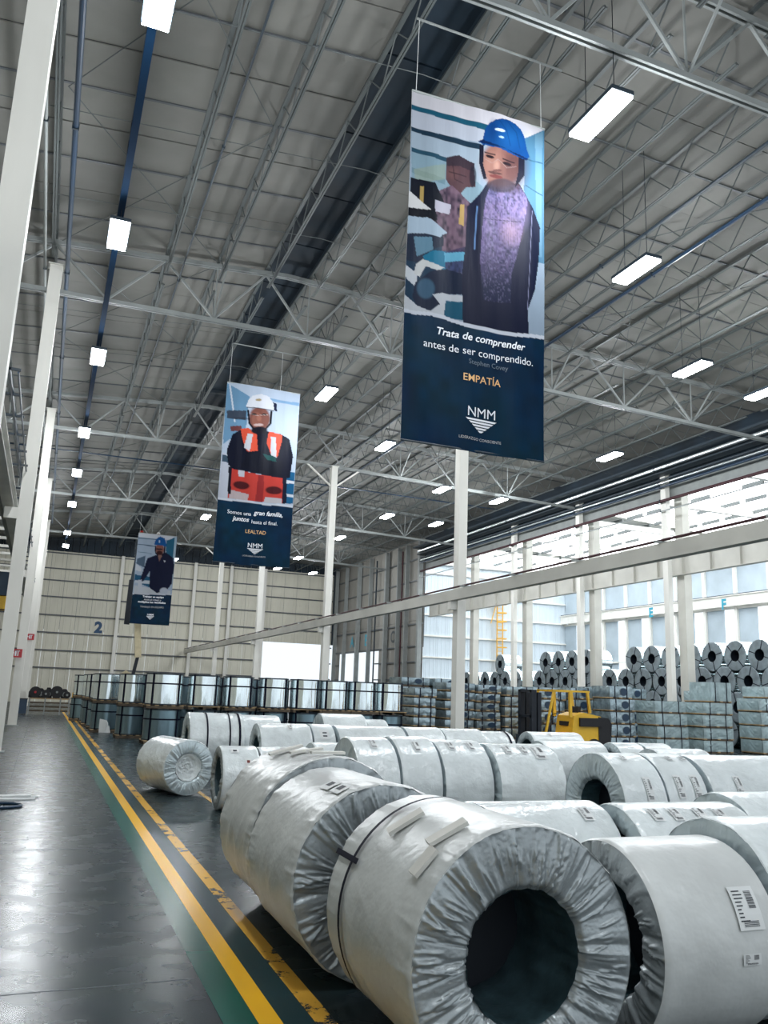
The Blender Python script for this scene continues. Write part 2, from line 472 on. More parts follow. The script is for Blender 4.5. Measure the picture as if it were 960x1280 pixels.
# grey side wall beyond the open bays, with its own door
YS = 58.9
wall_right = MB().box((26.55, YS, 5.4), (26.6, BACK, 15.0)).build('wall_right', M['dark_steel'])
tag(wall_right, kind='structure')
n = 16; w = (BACK - YS) / n
for i in range(n):
    y = YS + i * w
    z0 = 5.4 if (68.6 < y + w / 2 < 78.4) else 0
    for a, c in ((z0, 7.5), (7.5, 13.9)):
        b = MB(); b.box((26.5, y, a), (26.53, y + w - .03, c - .02)); b.build('wall_panel', M['grey_panel'], wall_right)
for z in (2.95, 4.3, 5.5, 7.2, 8.9, 10.6, 12.3):
    for a, c in (((YS, 68.6), (78.4, BACK)) if z < 5.4 else ((YS, BACK),)):
        MB().box((26.36, a, z - .05), (26.5, c, z + .05)).build('girt', M['girt'], wall_right)
for y in (YS + .15, 61.6, 63.3, 66.0, 69.8, 72.8, 76.4, 79.3):
    s = .16 if y in (YS + .15, 66.0, 72.8) else .07
    MB().box((26.05, y - s, 0), (26.4, y + s, 13.6)).build('wall_column', M['grey_steel'], wall_right)
MB().box((26.1, 62.4, 0), (26.2, 62.5, 13.2)).build('pipe', M['red_pipe'], wall_right)
MB().box((26.1, 68.2, 0), (26.2, 68.3, 13.2)).build('pipe', M['dark_steel'], wall_right)
for s, y, m in (('A', 74.9, M['cyan']), ('B', 71.0, M['cyan']), ('C', 64.9, M['ink_grey'])):
    letter_obj(s, 1.0, m, wall_right, (26.3, y, 5.9), (0, -1, 0), (0, 0, 1), bold=.03)

# left wall of the neighbouring aisle
wall_left = MB().box((-13.1, -14, 0), (-13, 80, 15)).build('wall_left', M['beige_panel']); tag(wall_left, kind='structure')

# ------------------------------------------------------------------ side bay: cross wall, far wall, translucent roof
wall_cross = MB().box((26.6, 66.06, 0), (44.2, 66.12, 14)).build('wall_side_bay_end', M['pale_panel']); tag(wall_cross, kind='structure')
for i in range(16):
    x = 26.6 + i * 1.09
    link('wall_panel', sheet(1.09, 13.6, M['pale_panel'], 3), wall_cross, (x, 66.0, .3))
for z in (3.2, 5.0, 6.8, 8.6, 10.4, 12.2):
    MB().box((26.6, 65.85, z - .05), (44, 66, z + .07)).build('girt', M['white_steel'], wall_cross)
MB().box((26.6, 65.8, 0), (44, 65.95, 2.4)).build('dado_panel', M['white_steel'], wall_cross)
wall_far = MB().box((44.3, 20, 0), (44.35, 66, 14)).build('wall_side_bay', M['white_steel']); tag(wall_far, kind='structure')
for i in range(15):
    y = 21 + i * 3.0
    MB().box((44.0, y, .4), (44.05, y + 1.2, 8.5)).build('translucent_panel', M['translucent'], wall_far)
    for a, c in ((.4, 5.0), (5.1, 8.5)):
        MB().box((43.98, y + 1.22, a), (44.05, y + 2.98, c)).build('wall_panel', M['slate_panel'], wall_far)
    MB().box((44.0, y, 9.4), (44.05, y + 2.96, 11.6)).build('wall_panel', M['slate_panel'], wall_far)
    MB().box((44.0, y, 11.7), (44.05, y + 2.96, 13.2)).build('translucent_panel', M['translucent'], wall_far)
    MB().box((43.8, y - .12, 0), (44.0, y + .12, 13.2)).build('mullion', M['white_steel'], wall_far)
for z in (2.2, 5.05, 8.5, 11.65):
    MB().box((43.85, 20, z - .07), (44, 66, z + .07)).build('girt', M['white_steel'], wall_far)
cb = empty('crane_runway_beam', (43.6, 20, 8.6), 0, 'white crane runway beam on the far wall of the side bay with cyan bay letters', 'beam')
MB().box((-.12, 0, 0), (.12, 46, .7)).build('web', M['white_steel'], cb)
MB().box((-.2, 0, .7), (.2, 46, .76)).build('flange', M['white_steel'], cb)
MB().box((-.06, 0, .76), (.06, 46, .84)).build('rail', M['dark_steel'], cb)
letter_obj('E', .75, M['cyan'], cb, (-.14, 53.6 - 20, -.2), (0, -1, 0), (0, 0, 1), 'bay_letter', .04)
letter_obj('F', .75, M['cyan'], cb, (-.14, 45.9 - 20, -.2), (0, -1, 0), (0, 0, 1), 'bay_letter', .04)
roof_side = MB().box((26.7, 10, 14.9), (44.3, 66.1, 15.0)).build('ceiling_side_bay', M['white_steel']); tag(roof_side, kind='structure')
def zs(x): return 14.1 - (x - 26.6) * .05
for i in range(28):
    y = 11 + i * 1.98
    for j in range(3):
        x0 = 26.9 + j * 5.75
        dark = (i % 7 == 3)
        b = MB(); b.prism([(x0, zs(x0)), (x0 + 5.5, zs(x0 + 5.5)), (x0 + 5.5, zs(x0 + 5.5) + .04), (x0, zs(x0) + .04)], y, y + 1.9, 'xz')
        b.build('skylight_panel' if not dark else 'roof_panel', M['skylight'] if not dark else M['white_steel'], roof_side)
for j in range(8):
    x = 27.7 + j * 2.2
    b = MB()
    for i in range(28):
        if (i * 3 + j * 5) % 7 != 2: b.box((x - .04, 11 + i * 1.98, zs(x) - .26), (x + .04, 11 + i * 1.98 + 1.5, zs(x) - .06))
    b.build('purlin', M['joist'], roof_side)
for k in range(7):
    y = 24.1 + 6.95 * k
    if y < 66: MB().box((26.6, y - .12, 13.0), (44, y + .12, 13.35)).build('rafter', M['white_steel'], roof_side)

# ------------------------------------------------------------------ columns
def hcol(name, x, y, wx, wy, h, m, label, group, cat='column', flange=.03, bracket=None):
    c = empty(name, (x, y, 0), 0, label, cat, group)
    b = MB(); b.box((-wx / 2, -wy / 2, .02), (wx / 2, wy / 2, h))
    b.build('shaft', m, c)
    MB().box((-wx / 2 - .08, -wy / 2 - .08, 0), (wx / 2 + .08, wy / 2 + .08, .03)).build('base_plate', M['grey_steel'], c)
    MB().box((-wx / 2 - .05, -wy / 2 - .05, h), (wx / 2 + .05, wy / 2 + .05, h + .03)).build('cap_plate', m, c)
    if bracket: MB().box(*bracket).build('bracket', m, c)
    return c
lab = ['leftmost and nearest white steel column, rising out of the top left corner', 'second white steel column from the camera in the left row', 'third white steel column in the left row with its foot in view', 'fourth white steel column in the left row', 'fifth white steel column in the left row by the metal rack']
for y, l in zip(ROWS[1:], lab):
    hcol('steel_column', -.95, y, .34, .30, 13.4, M['white_steel'], l, 'columns of the left row', bracket=((-.5, -.12, 6.0), (-.17, .12, 6.3)))
lab = ['white steel column rising behind the pale coil rows below the largest banner', 'white steel column right of the middle banner', 'white steel column just below the right half of the middle banner', 'slender white steel column below the left half of the middle banner']
for y, l in zip(ROWS[2:], lab):
    c = hcol('steel_column', 12.1, y, .30, .34, 12.55, M['white_steel'], l, 'columns of the middle row', bracket=((-.36, -.12, 4.5), (-.15, .12, 4.765)))
    MB().bar((0, 0, 11.5), (1.4, 0, 12.6), .08, .08).build('brace', M['white_steel'], c)
    MB().bar((0, 0, 11.5), (-1.4, 0, 12.6), .08, .08).build('brace', M['white_steel'], c)
cn = ['right edge of the photo', 'first stack of grey coils at the right', 'middle of the coil rack', 'left part of the coil rack by the yellow ladder', 'far end of the side bay']
ys = [24.1, 31.05, 38.0, 44.95, 51.9]
for i, y in enumerate(ys):
    hcol('slender_column', 26.3, y, .24, .34, 12.4, M['white_steel'], 'slender white column of a pair standing at the ' + cn[i], 'slender columns of the right row')
    hcol('wide_column', 27.25, y, .42, .5, 12.9, M['cream_steel'], 'wide cream column of a pair standing at the ' + cn[i], 'wide columns of the right row')

fa = MB().box((26.5, -13, 12.0), (26.55, YS, 14.3)).build('trim_1', M['deck_dark']); tag(fa, kind='structure')
fb = MB().box((26.56, -13, 11.25), (26.62, YS, 11.95)).build('trim_2', M['grey_steel']); tag(fb, kind='structure')
# crane girders
g = empty('runway_girder', (11.82, 8, 4.77), 0, 'long cream runway girder carried by the middle row of columns', 'girder')
MB().box((-.11, 0, 0), (.11, 71.3, .02)).build('bottom_flange', M['cream_steel'], g)
MB().box((-.11, 0, .30), (.11, 71.3, .33)).build('top_flange', M['cream_steel'], g)
MB().box((-.11, 0, .02), (-.09, 71.3, .30)).build('web', M['cream_steel'], g)
MB().tube([(-.06, 0, .40), (-.06, 71.3, .40)], .03, 8).build('pipe', M['red_pipe'], g)
for k in range(24): MB().box((-.26, k * 3.0, .33), (.10, k * 3.0 + .05, .38)).build('pipe_bracket', M['grey_steel'], g)
g2 = empty('runway_girder', (26.83, 20, 7.68), 0, 'deep cream plate girder with stiffeners carried by the wide columns', 'girder')
MB().box((-.02, 0, 0), (.02, 38.5, 1.25)).build('web', M['cream_steel'], g2)
MB().box((-.15, 0, -.03), (.15, 38.5, 0)).build('bottom_flange', M['cream_steel'], g2)
MB().box((-.15, 0, 1.25), (.15, 38.5, 1.29)).build('top_flange', M['cream_steel'], g2)
for k in range(22): MB().box((-.14, k * 1.75, 0), (-.02, k * 1.75 + .03, 1.25)).build('stiffener', M['cream_steel'], g2)
g3 = empty('runway_girder', (-1.38, -6, 6.35), 0, 'white runway girder on the left row of columns at the left edge', 'girder')
MB().box((-.14, 0, 0), (.14, 66, .02)).build('bottom_flange', M['white_steel'], g3)
MB().box((-.14, 0, .42), (.14, 66, .45)).build('top_flange', M['white_steel'], g3)
MB().box((-.02, 0, .02), (.02, 66, .42)).build('web', M['grey_steel'], g3)
# cable ladder on the left
t = empty('cable_ladder', (-1.2, 16, 7.35), 0, 'dark cable ladder with rungs running beside the left columns', 'cable tray')
MB().tube([(0, 0, 0), (0, 60, 0)], .035, 6).build('rail', M['tray_blue'], t)
MB().tube([(.16, 0, -.05), (.16, 60, -.05)], .02, 6).build('rail', M['tray_blue'], t)
for k in range(40): MB().box((-.18, k * 1.5, -.02), (.2, k * 1.5 + .05, .03)).build('rung', M['dark_steel'], t)
# white cross bars of the platform left of the girder
t = empty('overhead_walkway', (-1.5, 17, 6.9), 0, 'overhead frame of white cross bars at the left edge beyond the columns', 'walkway')
for k in range(14): MB().box((-7, k * 2.1, 0), (-.1, k * 2.1 + .12, .1)).build('cross_bar', M['white_steel'], t)
MB().box((-7, 0, -.2), (-6.85, 28, 0)).build('side_beam', M['grey_steel'], t)
MB().box((-.25, 0, -.2), (-.1, 28, 0)).build('side_beam', M['grey_steel'], t)

# service lines along the right side of the hall
def line(x, z, r, m, label, name='service_pipe', y1=66.0, box=None):
    if x > 25: y1 = 58.5
    e = empty(name, (x, -6, z), 0, label, 'pipe', 'service lines under the roof')
    if box: MB().box((-box[0], 0, -box[1]), (box[0], y1 + 6, box[1])).build('trunk', m, e)
    else: MB().tube([(0, 0, 0), (0, y1 + 6, 0)], r, 10).build('pipe', m, e)
    for k in range(int((y1 + 6) / 6.95)): MB().box((-.012 - r, 2.25 + k * 6.95, -.012 - r if not box else 0), (.012 + r, 2.29 + k * 6.95, .012 + r)).build('pipe_clamp', M['dark_steel'], e)
line(25.75, 12.62, .09, M['duct'], 'bright galvanised duct, highest of the service lines on the right', 'service_duct')
line(25.9, 12.36, .1, M['dark_steel'], 'black cable tray just under the bright duct', 'cable_tray', box=(.25, .03))
line(26.0, 12.13, .05, M['dark_steel'], 'black service pipe under the black tray')
line(25.95, 11.95, .045, M['duct'], 'thin silver conduit above the blue pipe')
line(26.0, 11.78, .06, M['tray_blue'], 'dark blue service pipe on the right')
line(26.0, 11.1, .07, M['red_pipe'], 'maroon sprinkler pipe below the blue pipe')
line(26.0, 10.62, .03, M['duct'], 'thin pale conduit, lowest of the service lines')
line(25.75, 12.85, .1, M['dark_steel'], 'wide black tray above the bright duct', 'cable_tray', box=(.45, .05))
line(14.35, 13.35, .05, M['tray_blue'], 'dark blue pipe running under the roof right of the largest banner')
line(12.65, 13.2, .04, M['dark_steel'], 'grey pipe under the roof between the blue pipe and the largest banner')
line(2.45, 13.75, .025, M['dark_steel'], 'thin black pipe under the roof left of the dark ridge strip')
line(.46, 12.15, .05, M['tray_matt'], 'blue black cable tray carrying the left row of lamps', 'cable_tray', box=(.07, .05))
line(-.66, 13.3, .06, M['tray_blue'], 'dark conduit under the roof next to the left columns')
line(-1.25, 13.3, .04, M['grey_steel'], 'grey conduit under the roof above the left columns')
for y in (45.1,):
    e = empty('cross_conduit', (0, y, 13.3), 0, 'dark conduit crossing under the roof behind the middle banner', 'pipe')
    MB().tube([(-12, 0, .15), (5.8, 0, .25), (26, 0, 0)], .035, 6).build('pipe', M['tray_blue'], e)

# ------------------------------------------------------------------ lamps
lamp0 = [None]
def lamp(x, y, z, label):
    if lamp0[0] is None:
        e = empty('high_bay_lamp', (x, y, z), 0)
        b = MB(); b.box((-.22, -.64, .06), (.22, .64, .14)); b.box((-.1, -.4, .14), (.1, .4, .2))
        b.build('housing', M['dark_steel'], e)
        MB().box((-.20, -.62, -.0), (.20, .62, .06)).build('lens', M['lamp'], e)
        lamp0[0] = e
    else:
        e = copy_tree(lamp0[0]); e.location = (x, y, z)
    top = zt(x) + .2 - z
    for yy in (-.4, .4): MB().tube([(0, yy, .14), (0, yy, top)], .007, 5).build('hanger', M['dark_steel'], e)
    tag(e, label, 'lamp', 'high bay lamps')
    ld = bpy.data.lights.new('lamp_light', 'POINT'); ld.energy = LAMP_W; ld.shadow_soft_size = .3; ld.color = (.93, .97, 1)
    lo = bpy.data.objects.new('lamp_light', ld); lo.location = (0, 0, -.4); lo.parent = e; COL.objects.link(lo)
ZL = 9.85
LL = [(.049, 1.123, 'first lamp of the left row, at the top edge of the photo'), (.047, 1.861, 'second lamp of the left row, large and bright'),
      (.048, 2.655, 'third lamp of the left row'), (.045, 3.542, 'fourth lamp of the left row'), (.043, 4.274, 'fifth lamp of the left row'),
      (.044, 5.074, 'sixth lamp of the left row'), (.045, 6.1, 'small lamp, seventh of the left row'), (.048, 6.716, 'last lamp of the left row before the far wall'),
      (.797, 1.074, 'largest glowing lamp, right of the largest banner helmet'), (1.199, 1.489, 'long lamp on the blue pipe right of the largest banner'),
      (1.736, 1.908, 'long lamp high on the right below the blue pipe'), (2.08, 1.965, 'lamp cut by the right edge of the photo'),
      (2.097, 2.807, 'lamp above the bright duct right of the largest banner'), (.799, 2.64, 'round lamp right of the middle banner top'),
      (1.21, 3.122, 'lamp left of the foot of the largest banner'), (1.738, 3.681, 'left one of two lamps just below the largest banner'),
      (2.099, 3.751, 'right one of two lamps just below the largest banner'), (1.742, 4.416, 'left one of two small lamps further below the largest banner'),
      (2.081, 4.475, 'right one of two small lamps further below the largest banner'), (1.731, 5.229, 'small lamp right of the tall column beside the middle banner'),
      (.804, 5.022, 'lamp left of the middle banner foot'), (1.739, 6.886, 'small lamp near the far wall below the middle banner'),
      (2.079, 6.984, 'small lamp near the far wall left of the tall column'), (1.732, 6.23, 'faint lamp left of the tall column'),
      (.885, 6.915, 'small lamp right of the smallest banner')]
for a, b_, l in LL:
    lamp(a * ZL, b_ * ZL, ZL + 1.8, l)
# lamps of the same rows behind the camera, seen only by their light
for (a, yy, l) in ((.047, 3.0, 'last of the left row'), (.047, -6.0, 'end of the left row'), (.80, 2.0, 'right of the left row'), (.80, -6.5, 'far back to the right'), (1.75, -2.0, 'farthest to the right')):
    lamp(a * ZL, yy, ZL + 1.8, 'lamp above and behind the camera, ' + l)
#@@MORE@@
# ------------------------------------------------------------------ hanging banners
def lin(c):
    c = np.array(c, float) / 255.0
    return np.where(c <= .04045, c / 12.92, ((c + .055) / 1.055) ** 2.4)
class Paint:
    # paints flat print colours on the vertices of a banner grid; positions are given in print pixels
    def __init__(s, nx, nz, cor, crops):
        u, v = np.meshgrid(np.linspace(0, 1, nx), np.linspace(0, 1, nz), indexing='ij')
        tl, tr, br, bl = [np.array(c, float) for c in cor]
        s.u = u; s.v = v
        P = (1 - u)[..., None] * (1 - v)[..., None] * tl + u[..., None] * (1 - v)[..., None] * tr + u[..., None] * v[..., None] * br + (1 - u)[..., None] * v[..., None] * bl
        s.x = P[..., 0]; s.y = P[..., 1]
        s.c = np.zeros((nx, nz, 3)); s.crops = crops; s.rng = np.random.default_rng(5)
    def xy(s, crop):
        ox, oy, k = s.crops[crop]
        return (s.x - ox) * k, (s.y - oy) * k
    def noise(s, fx, fz, seed=0):
        r = np.random.default_rng(seed); out = np.zeros_like(s.u)
        g = r.random((int(fx) + 2, int(fz) + 2))
        X = s.u * fx; Z = s.v * fz; i = X.astype(int); j = Z.astype(int); a = X - i; b = Z - j
        a = a * a * (3 - 2 * a); b = b * b * (3 - 2 * b)
        return (g[i, j] * (1 - a) * (1 - b) + g[i + 1, j] * a * (1 - b) + g[i, j + 1] * (1 - a) * b + g[i + 1, j + 1] * a * b)
    def blend(s, mask, col, a=1.0):
        col = lin(col) if not isinstance(col, np.ndarray) else col
        w = (mask * a)[..., None]
        s.c = s.c * (1 - w) + col * w
    def pmask(s, pts, crop='a'):
        X, Y = s.xy(crop); m = np.zeros(X.shape, bool); n = len(pts)
        for i in range(n):
            x1, y1 = pts[i]; x2, y2 = pts[(i + 1) % n]
            if y1 == y2: continue
            c = ((y1 > Y) != (y2 > Y)) & (X < (x2 - x1) * (Y - y1) / (y2 - y1) + x1)
            m ^= c
        return m.astype(float)
    def poly(s, pts, col, crop='a', a=1.0): s.blend(s.pmask(pts, crop), col, a)
    def ell(s, cx, cy, rx, ry, col, crop='a', a=1.0, soft=.12, rot=0):
        X, Y = s.xy(crop); X = X - cx; Y = Y - cy
        c_, s_ = math.cos(rot), math.sin(rot)
        d = np.sqrt(((X * c_ + Y * s_) / rx) ** 2 + ((-X * s_ + Y * c_) / ry) ** 2)
        s.blend(np.clip((1 + soft - d) / (2 * soft), 0, 1), col, a)
    def lines(s, pts, w, col, crop='a', a=1.0):
        X, Y = s.xy(crop); best = np.full(X.shape, 1e9)
        for (x1, y1), (x2, y2) in zip(pts[:-1], pts[1:]):
            dx, dy = x2 - x1, y2 - y1; t = np.clip(((X - x1) * dx + (Y - y1) * dy) / (dx * dx + dy * dy + 1e-9), 0, 1)
            best = np.minimum(best, np.hypot(X - x1 - t * dx, Y - y1 - t * dy))
        s.blend(np.clip((w / 2 + 1 - best) / 2, 0, 1), col, a)

def paint_first(nx, nz):
    p = Paint(nx, nz, [(517, 110), (680, 162), (679, 577), (500.5, 550)], {'a': (480, 90, 4), 'b': (480, 330, 4), 'c': (510, 190, 5.565)})
    p.c[:] = lin((150, 165, 178))
    p.poly([(140, 60), (810, 280), (810, 300), (700, 340), (500, 275), (140, 165)], (205, 200, 202))
    p.poly([(140, 185), (490, 298), (480, 370), (140, 285)], (182, 186, 194))
    p.poly([(140, 305), (470, 405), (470, 640), (140, 400)], (158, 172, 182))
    p.poly([(140, 415), (330, 470), (480, 600), (480, 700), (140, 560)], (130, 155, 165))
    p.poly([(140, 156), (505, 270), (495, 300), (140, 184)], (28, 84, 104))
    p.poly([(140, 280), (475, 378), (470, 406), (140, 306)], (30, 52, 68))
    p.poly([(140, 393), (310, 445), (310, 468), (140, 417)], (40, 75, 92))
    p.poly([(140, 500), (300, 560), (300, 590), (140, 530)], (90, 120, 130), a=.6)
    p.poly([(150, 510), (300, 480), (300, 560), (160, 590)], (150, 160, 130), a=.5)
    p.poly([(695, 340), (810, 285), (810, 1000), (690, 960), (690, 600)], (74, 116, 140))
    p.poly([(750, 320), (790, 300), (785, 960), (760, 960)], (112, 148, 166), a=.6)
    p.lines([(700, 450), (790, 470)], 6, (50, 90, 110)); p.lines([(700, 590), (790, 640)], 6, (50, 85, 100))
    # second worker, blurred, at the left
    p.poly([(305, 450), (360, 440), (435, 480), (445, 600), (400, 600), (370, 640), (335, 610), (302, 560)], (88, 62, 66)); p.poly([(305, 445), (365, 432), (440, 478), (436, 520), (370, 490), (305, 490)], (58, 46, 54)); p.ell(432, 545, 16, 55, (34, 34, 46), a=.8)
    p.ell(335, 530, 26, 30, (120, 84, 80), a=.5, soft=.5); p.lines([(335, 475), (345, 560), (385, 580)], 6, (50, 38, 46), a=.7); p.lines([(320, 520), (400, 545)], 7, (46, 34, 42), a=.7)
    m = p.pmask([(235, 640), (330, 590), (420, 680), (440, 800), (420, 1000), (290, 1000), (230, 800)])
    n = p.noise(60, 80, 3) ** 1.5
    p.blend(m, (122, 96, 110)); p.blend(m * n, (28, 24, 44), 1.0)
    p.poly([(370, 690), (392, 690), (388, 800), (366, 790)], (200, 165, 90), a=.8)
    p.poly([(135, 555), (250, 580), (300, 690), (250, 700), (262, 780), (130, 650)], (14, 20, 32))
    p.poly([(180, 600), (200, 600), (190, 860), (170, 860)], (190, 160, 90), a=.8)
    p.poly([(250, 670), (330, 690), (320, 740), (250, 730)], (190, 185, 195))
    p.poly([(120, 620), (150, 645), (232, 722), (120, 712)], (215, 212, 208))
    p.poly([(120, 712), (232, 722), (262, 790), (225, 765), (120, 755)], (10, 16, 26))
    p.poly([(120, 755), (225, 765), (312, 835), (262, 860), (120, 845)], (165, 182, 194))
    # lower left of the picture
    p.poly([(-20, 560), (230, 610), (230, 1220), (-20, 1220)], (28, 56, 78), 'c')
    p.poly([(-20, 600), (240, 590), (240, 700), (180, 720), (90, 830), (-20, 800)], (26, 38, 58), 'c')
    p.poly([(-20, 520), (130, 500), (255, 600), (215, 640), (120, 615), (-20, 620)], (165, 182, 194), 'c')
    p.poly([(40, 640), (160, 640), (170, 730), (60, 780)], (96, 132, 150), 'c')
    p.poly([(100, 775), (165, 735), (380, 735), (400, 890), (250, 870), (110, 800)], (18, 112, 142), 'c')
    m = p.pmask([(250, 740), (400, 700), (420, 1000), (260, 1000)], 'c'); p.blend(m, (70, 60, 100), .8); p.blend(m * p.noise(70, 110, 8), (20, 20, 50), .8)
    p.poly([(245, 745), (380, 740), (380, 800), (250, 810)], (110, 190, 215), 'c', .7)
    p.poly([(-20, 830), (60, 900), (60, 1000), (0, 940), (-20, 900)], (205, 208, 210), 'c')
    p.poly([(55, 835), (100, 795), (245, 850), (205, 875), (120, 845), (80, 920), (40, 900)], (205, 205, 200), 'c')
    p.poly([(50, 960), (150, 880), (260, 858), (380, 900), (380, 1040), (215, 1030), (175, 1050), (215, 1100), (150, 1150), (60, 1120), (30, 1060)], (16, 30, 54), 'c')
    p.ell(120, 1000, 60, 70, (70, 110, 135), 'c', .6)
    p.poly([(-20, 1040), (60, 1120), (150, 1152), (215, 1105), (165, 1040), (230, 1025), (370, 1050), (368, 1092), (255, 1075), (240, 1190), (-20, 1150)], (196, 198, 200), 'c')
    p.poly([(255, 1078), (370, 1092), (370, 1220), (240, 1190)], (18, 84, 108), 'c')
    # main worker
    p.poly([(545, 225), (480, 330), (400, 415), (385, 700), (360, 900), (362, 1240), (820, 1330), (812, 1150), (868, 1010), (902, 800), (915, 570), (862, 430), (812, 345), (760, 250)], (9, 18, 46), 'c')
    m = p.pmask([(520, 360), (560, 250), (760, 262), (812, 350), (820, 400), (790, 560), (745, 760), (700, 900), (690, 1100), (500, 1080), (480, 800), (500, 520)], 'c')
    X, Y = p.xy('c'); t = np.clip((Y - 560) / 420, 0, 1)[..., None]
    base = lin((112, 94, 140)) * (1 - t) + lin((20, 30, 58)) * t
    t2 = np.clip((420 - Y) / 200, 0, 1)[..., None]; base = base * (1 - t2) + lin((66, 78, 112)) * t2
    p.blend(m, base)
    n = np.clip(p.noise(90, 150, 11) * 1.6 - .5, 0, 1) * np.clip((X - 480) / 60, 0, 1)
    p.blend(m * n, (22, 24, 60), .95); n = np.clip(p.noise(60, 90, 12) * 1.8 - 1.1, 0, 1); p.blend(m * n * (1 - t[..., 0]), (180, 150, 195), .45)
    n = np.clip(p.noise(120, 220, 14) * 2 - 1.2, 0, 1); p.blend(m * n, (150, 140, 175), .5)
    p.ell(700, 600, 55, 70, (185, 148, 165), 'c', .5, soft=.8); p.ell(780, 460, 40, 90, (150, 130, 175), 'c', .35, soft=.8)
    for q in range(16): p.lines([(505 + q * 17, 380 + (q * 37) % 90), (500 + q * 16, 900 - (q * 53) % 200)], 3, (30, 28, 70), 'c', .35)
    p.lines([(500, 505), (780, 528)], 4, (20, 20, 50), 'c')
    p.lines([(462, 420), (445, 720)], 9, (110, 150, 200), 'c', .7); p.lines([(855, 450), (810, 1150)], 4, (170, 170, 200), 'c', .6)  # thin light lines paint glossy streaks of the cloth into the colour
    # head
    p.ell(572, 480, 100, 120, (142, 98, 86)); p.ell(640, 500, 66, 110, (74, 48, 50), a=.85, soft=.5)
    p.ell(525, 490, 50, 70, (176, 130, 114), a=.6, soft=.6); p.ell(590, 530, 60, 60, (110, 72, 66), a=.5, soft=.8)
    p.ell(575, 592, 72, 36, (52, 44, 56), a=.8); p.ell(545, 545, 34, 9, (110, 50, 50), a=.9, rot=.2); p.ell(540, 526, 36, 7, (60, 36, 40), a=.8, rot=.2)
    p.ell(515, 441, 22, 8, (36, 24, 30), rot=.3); p.ell(602, 478, 24, 9, (36, 24, 30), rot=.25)
    p.lines([(490, 418), (540, 432)], 7, (46, 32, 36)); p.lines([(580, 452), (640, 470)], 7, (46, 32, 36))
    p.ell(548, 490, 14, 26, (190, 146, 128), a=.7, soft=.5); p.ell(552, 514, 22, 7, (92, 56, 54), a=.8)
    p.lines([(485, 450), (525, 475), (555, 455), (600, 498), (650, 490)], 2, (170, 155, 150), a=.6)
    p.poly([(462, 380), (486, 380), (480, 480), (500, 560), (482, 560), (462, 480)], (22, 24, 40))
    p.poly([(660, 440), (692, 450), (692, 540), (665, 575), (645, 600), (660, 520)], (20, 22, 38))
    p.poly([(455, 360), (480, 350), (486, 318), (494, 288), (512, 262), (542, 244), (575, 237), (612, 244), (645, 264), (672, 294), (690, 330), (699, 370), (706, 405), (720, 438), (700, 458), (640, 430), (560, 395), (480, 378)], (14, 66, 124))
    p.poly([(455, 360), (480, 370), (600, 400), (700, 458), (715, 452), (640, 415), (480, 350)], (6, 32, 72))
    p.ell(620, 335, 60, 50, (30, 104, 168), a=.45, soft=.8); p.lines([(560, 245), (600, 300), (620, 380)], 5, (8, 48, 98), a=.5); p.lines([(600, 245), (650, 310), (668, 395)], 5, (8, 48, 98), a=.5); p.ell(530, 300, 20, 50, (8, 50, 105), a=.5, soft=.5)
    p.ell(565, 300, 26, 8, (205, 225, 240), rot=.2); p.ell(572, 338, 14, 5, (170, 200, 225), rot=.2)
    return foot(p, [(95, 262), (150, 280), (230, 283), (300, 300), (400, 340), (520, 362), (620, 385), (800, 402)], 18)

def foot(p, pts, w, crop='b'):
    X, Y = p.xy(crop)
    yl = np.interp(X, [q[0] for q in pts], [q[1] for q in pts])
    nv = np.stack([np.full_like(X, 0)] * 3, -1) + lin((0, 36, 68))
    n = p.noise(14, 30, 21)[..., None]; nv = nv * (.75 + .6 * n); nv[..., 1] += .012 * p.noise(6, 8, 4); 
    p.blend((Y > yl).astype(float), nv)
    p.blend(((Y > yl - w / 2) & (Y < yl + w / 2)).astype(float), (214, 216, 222))
    return p.c

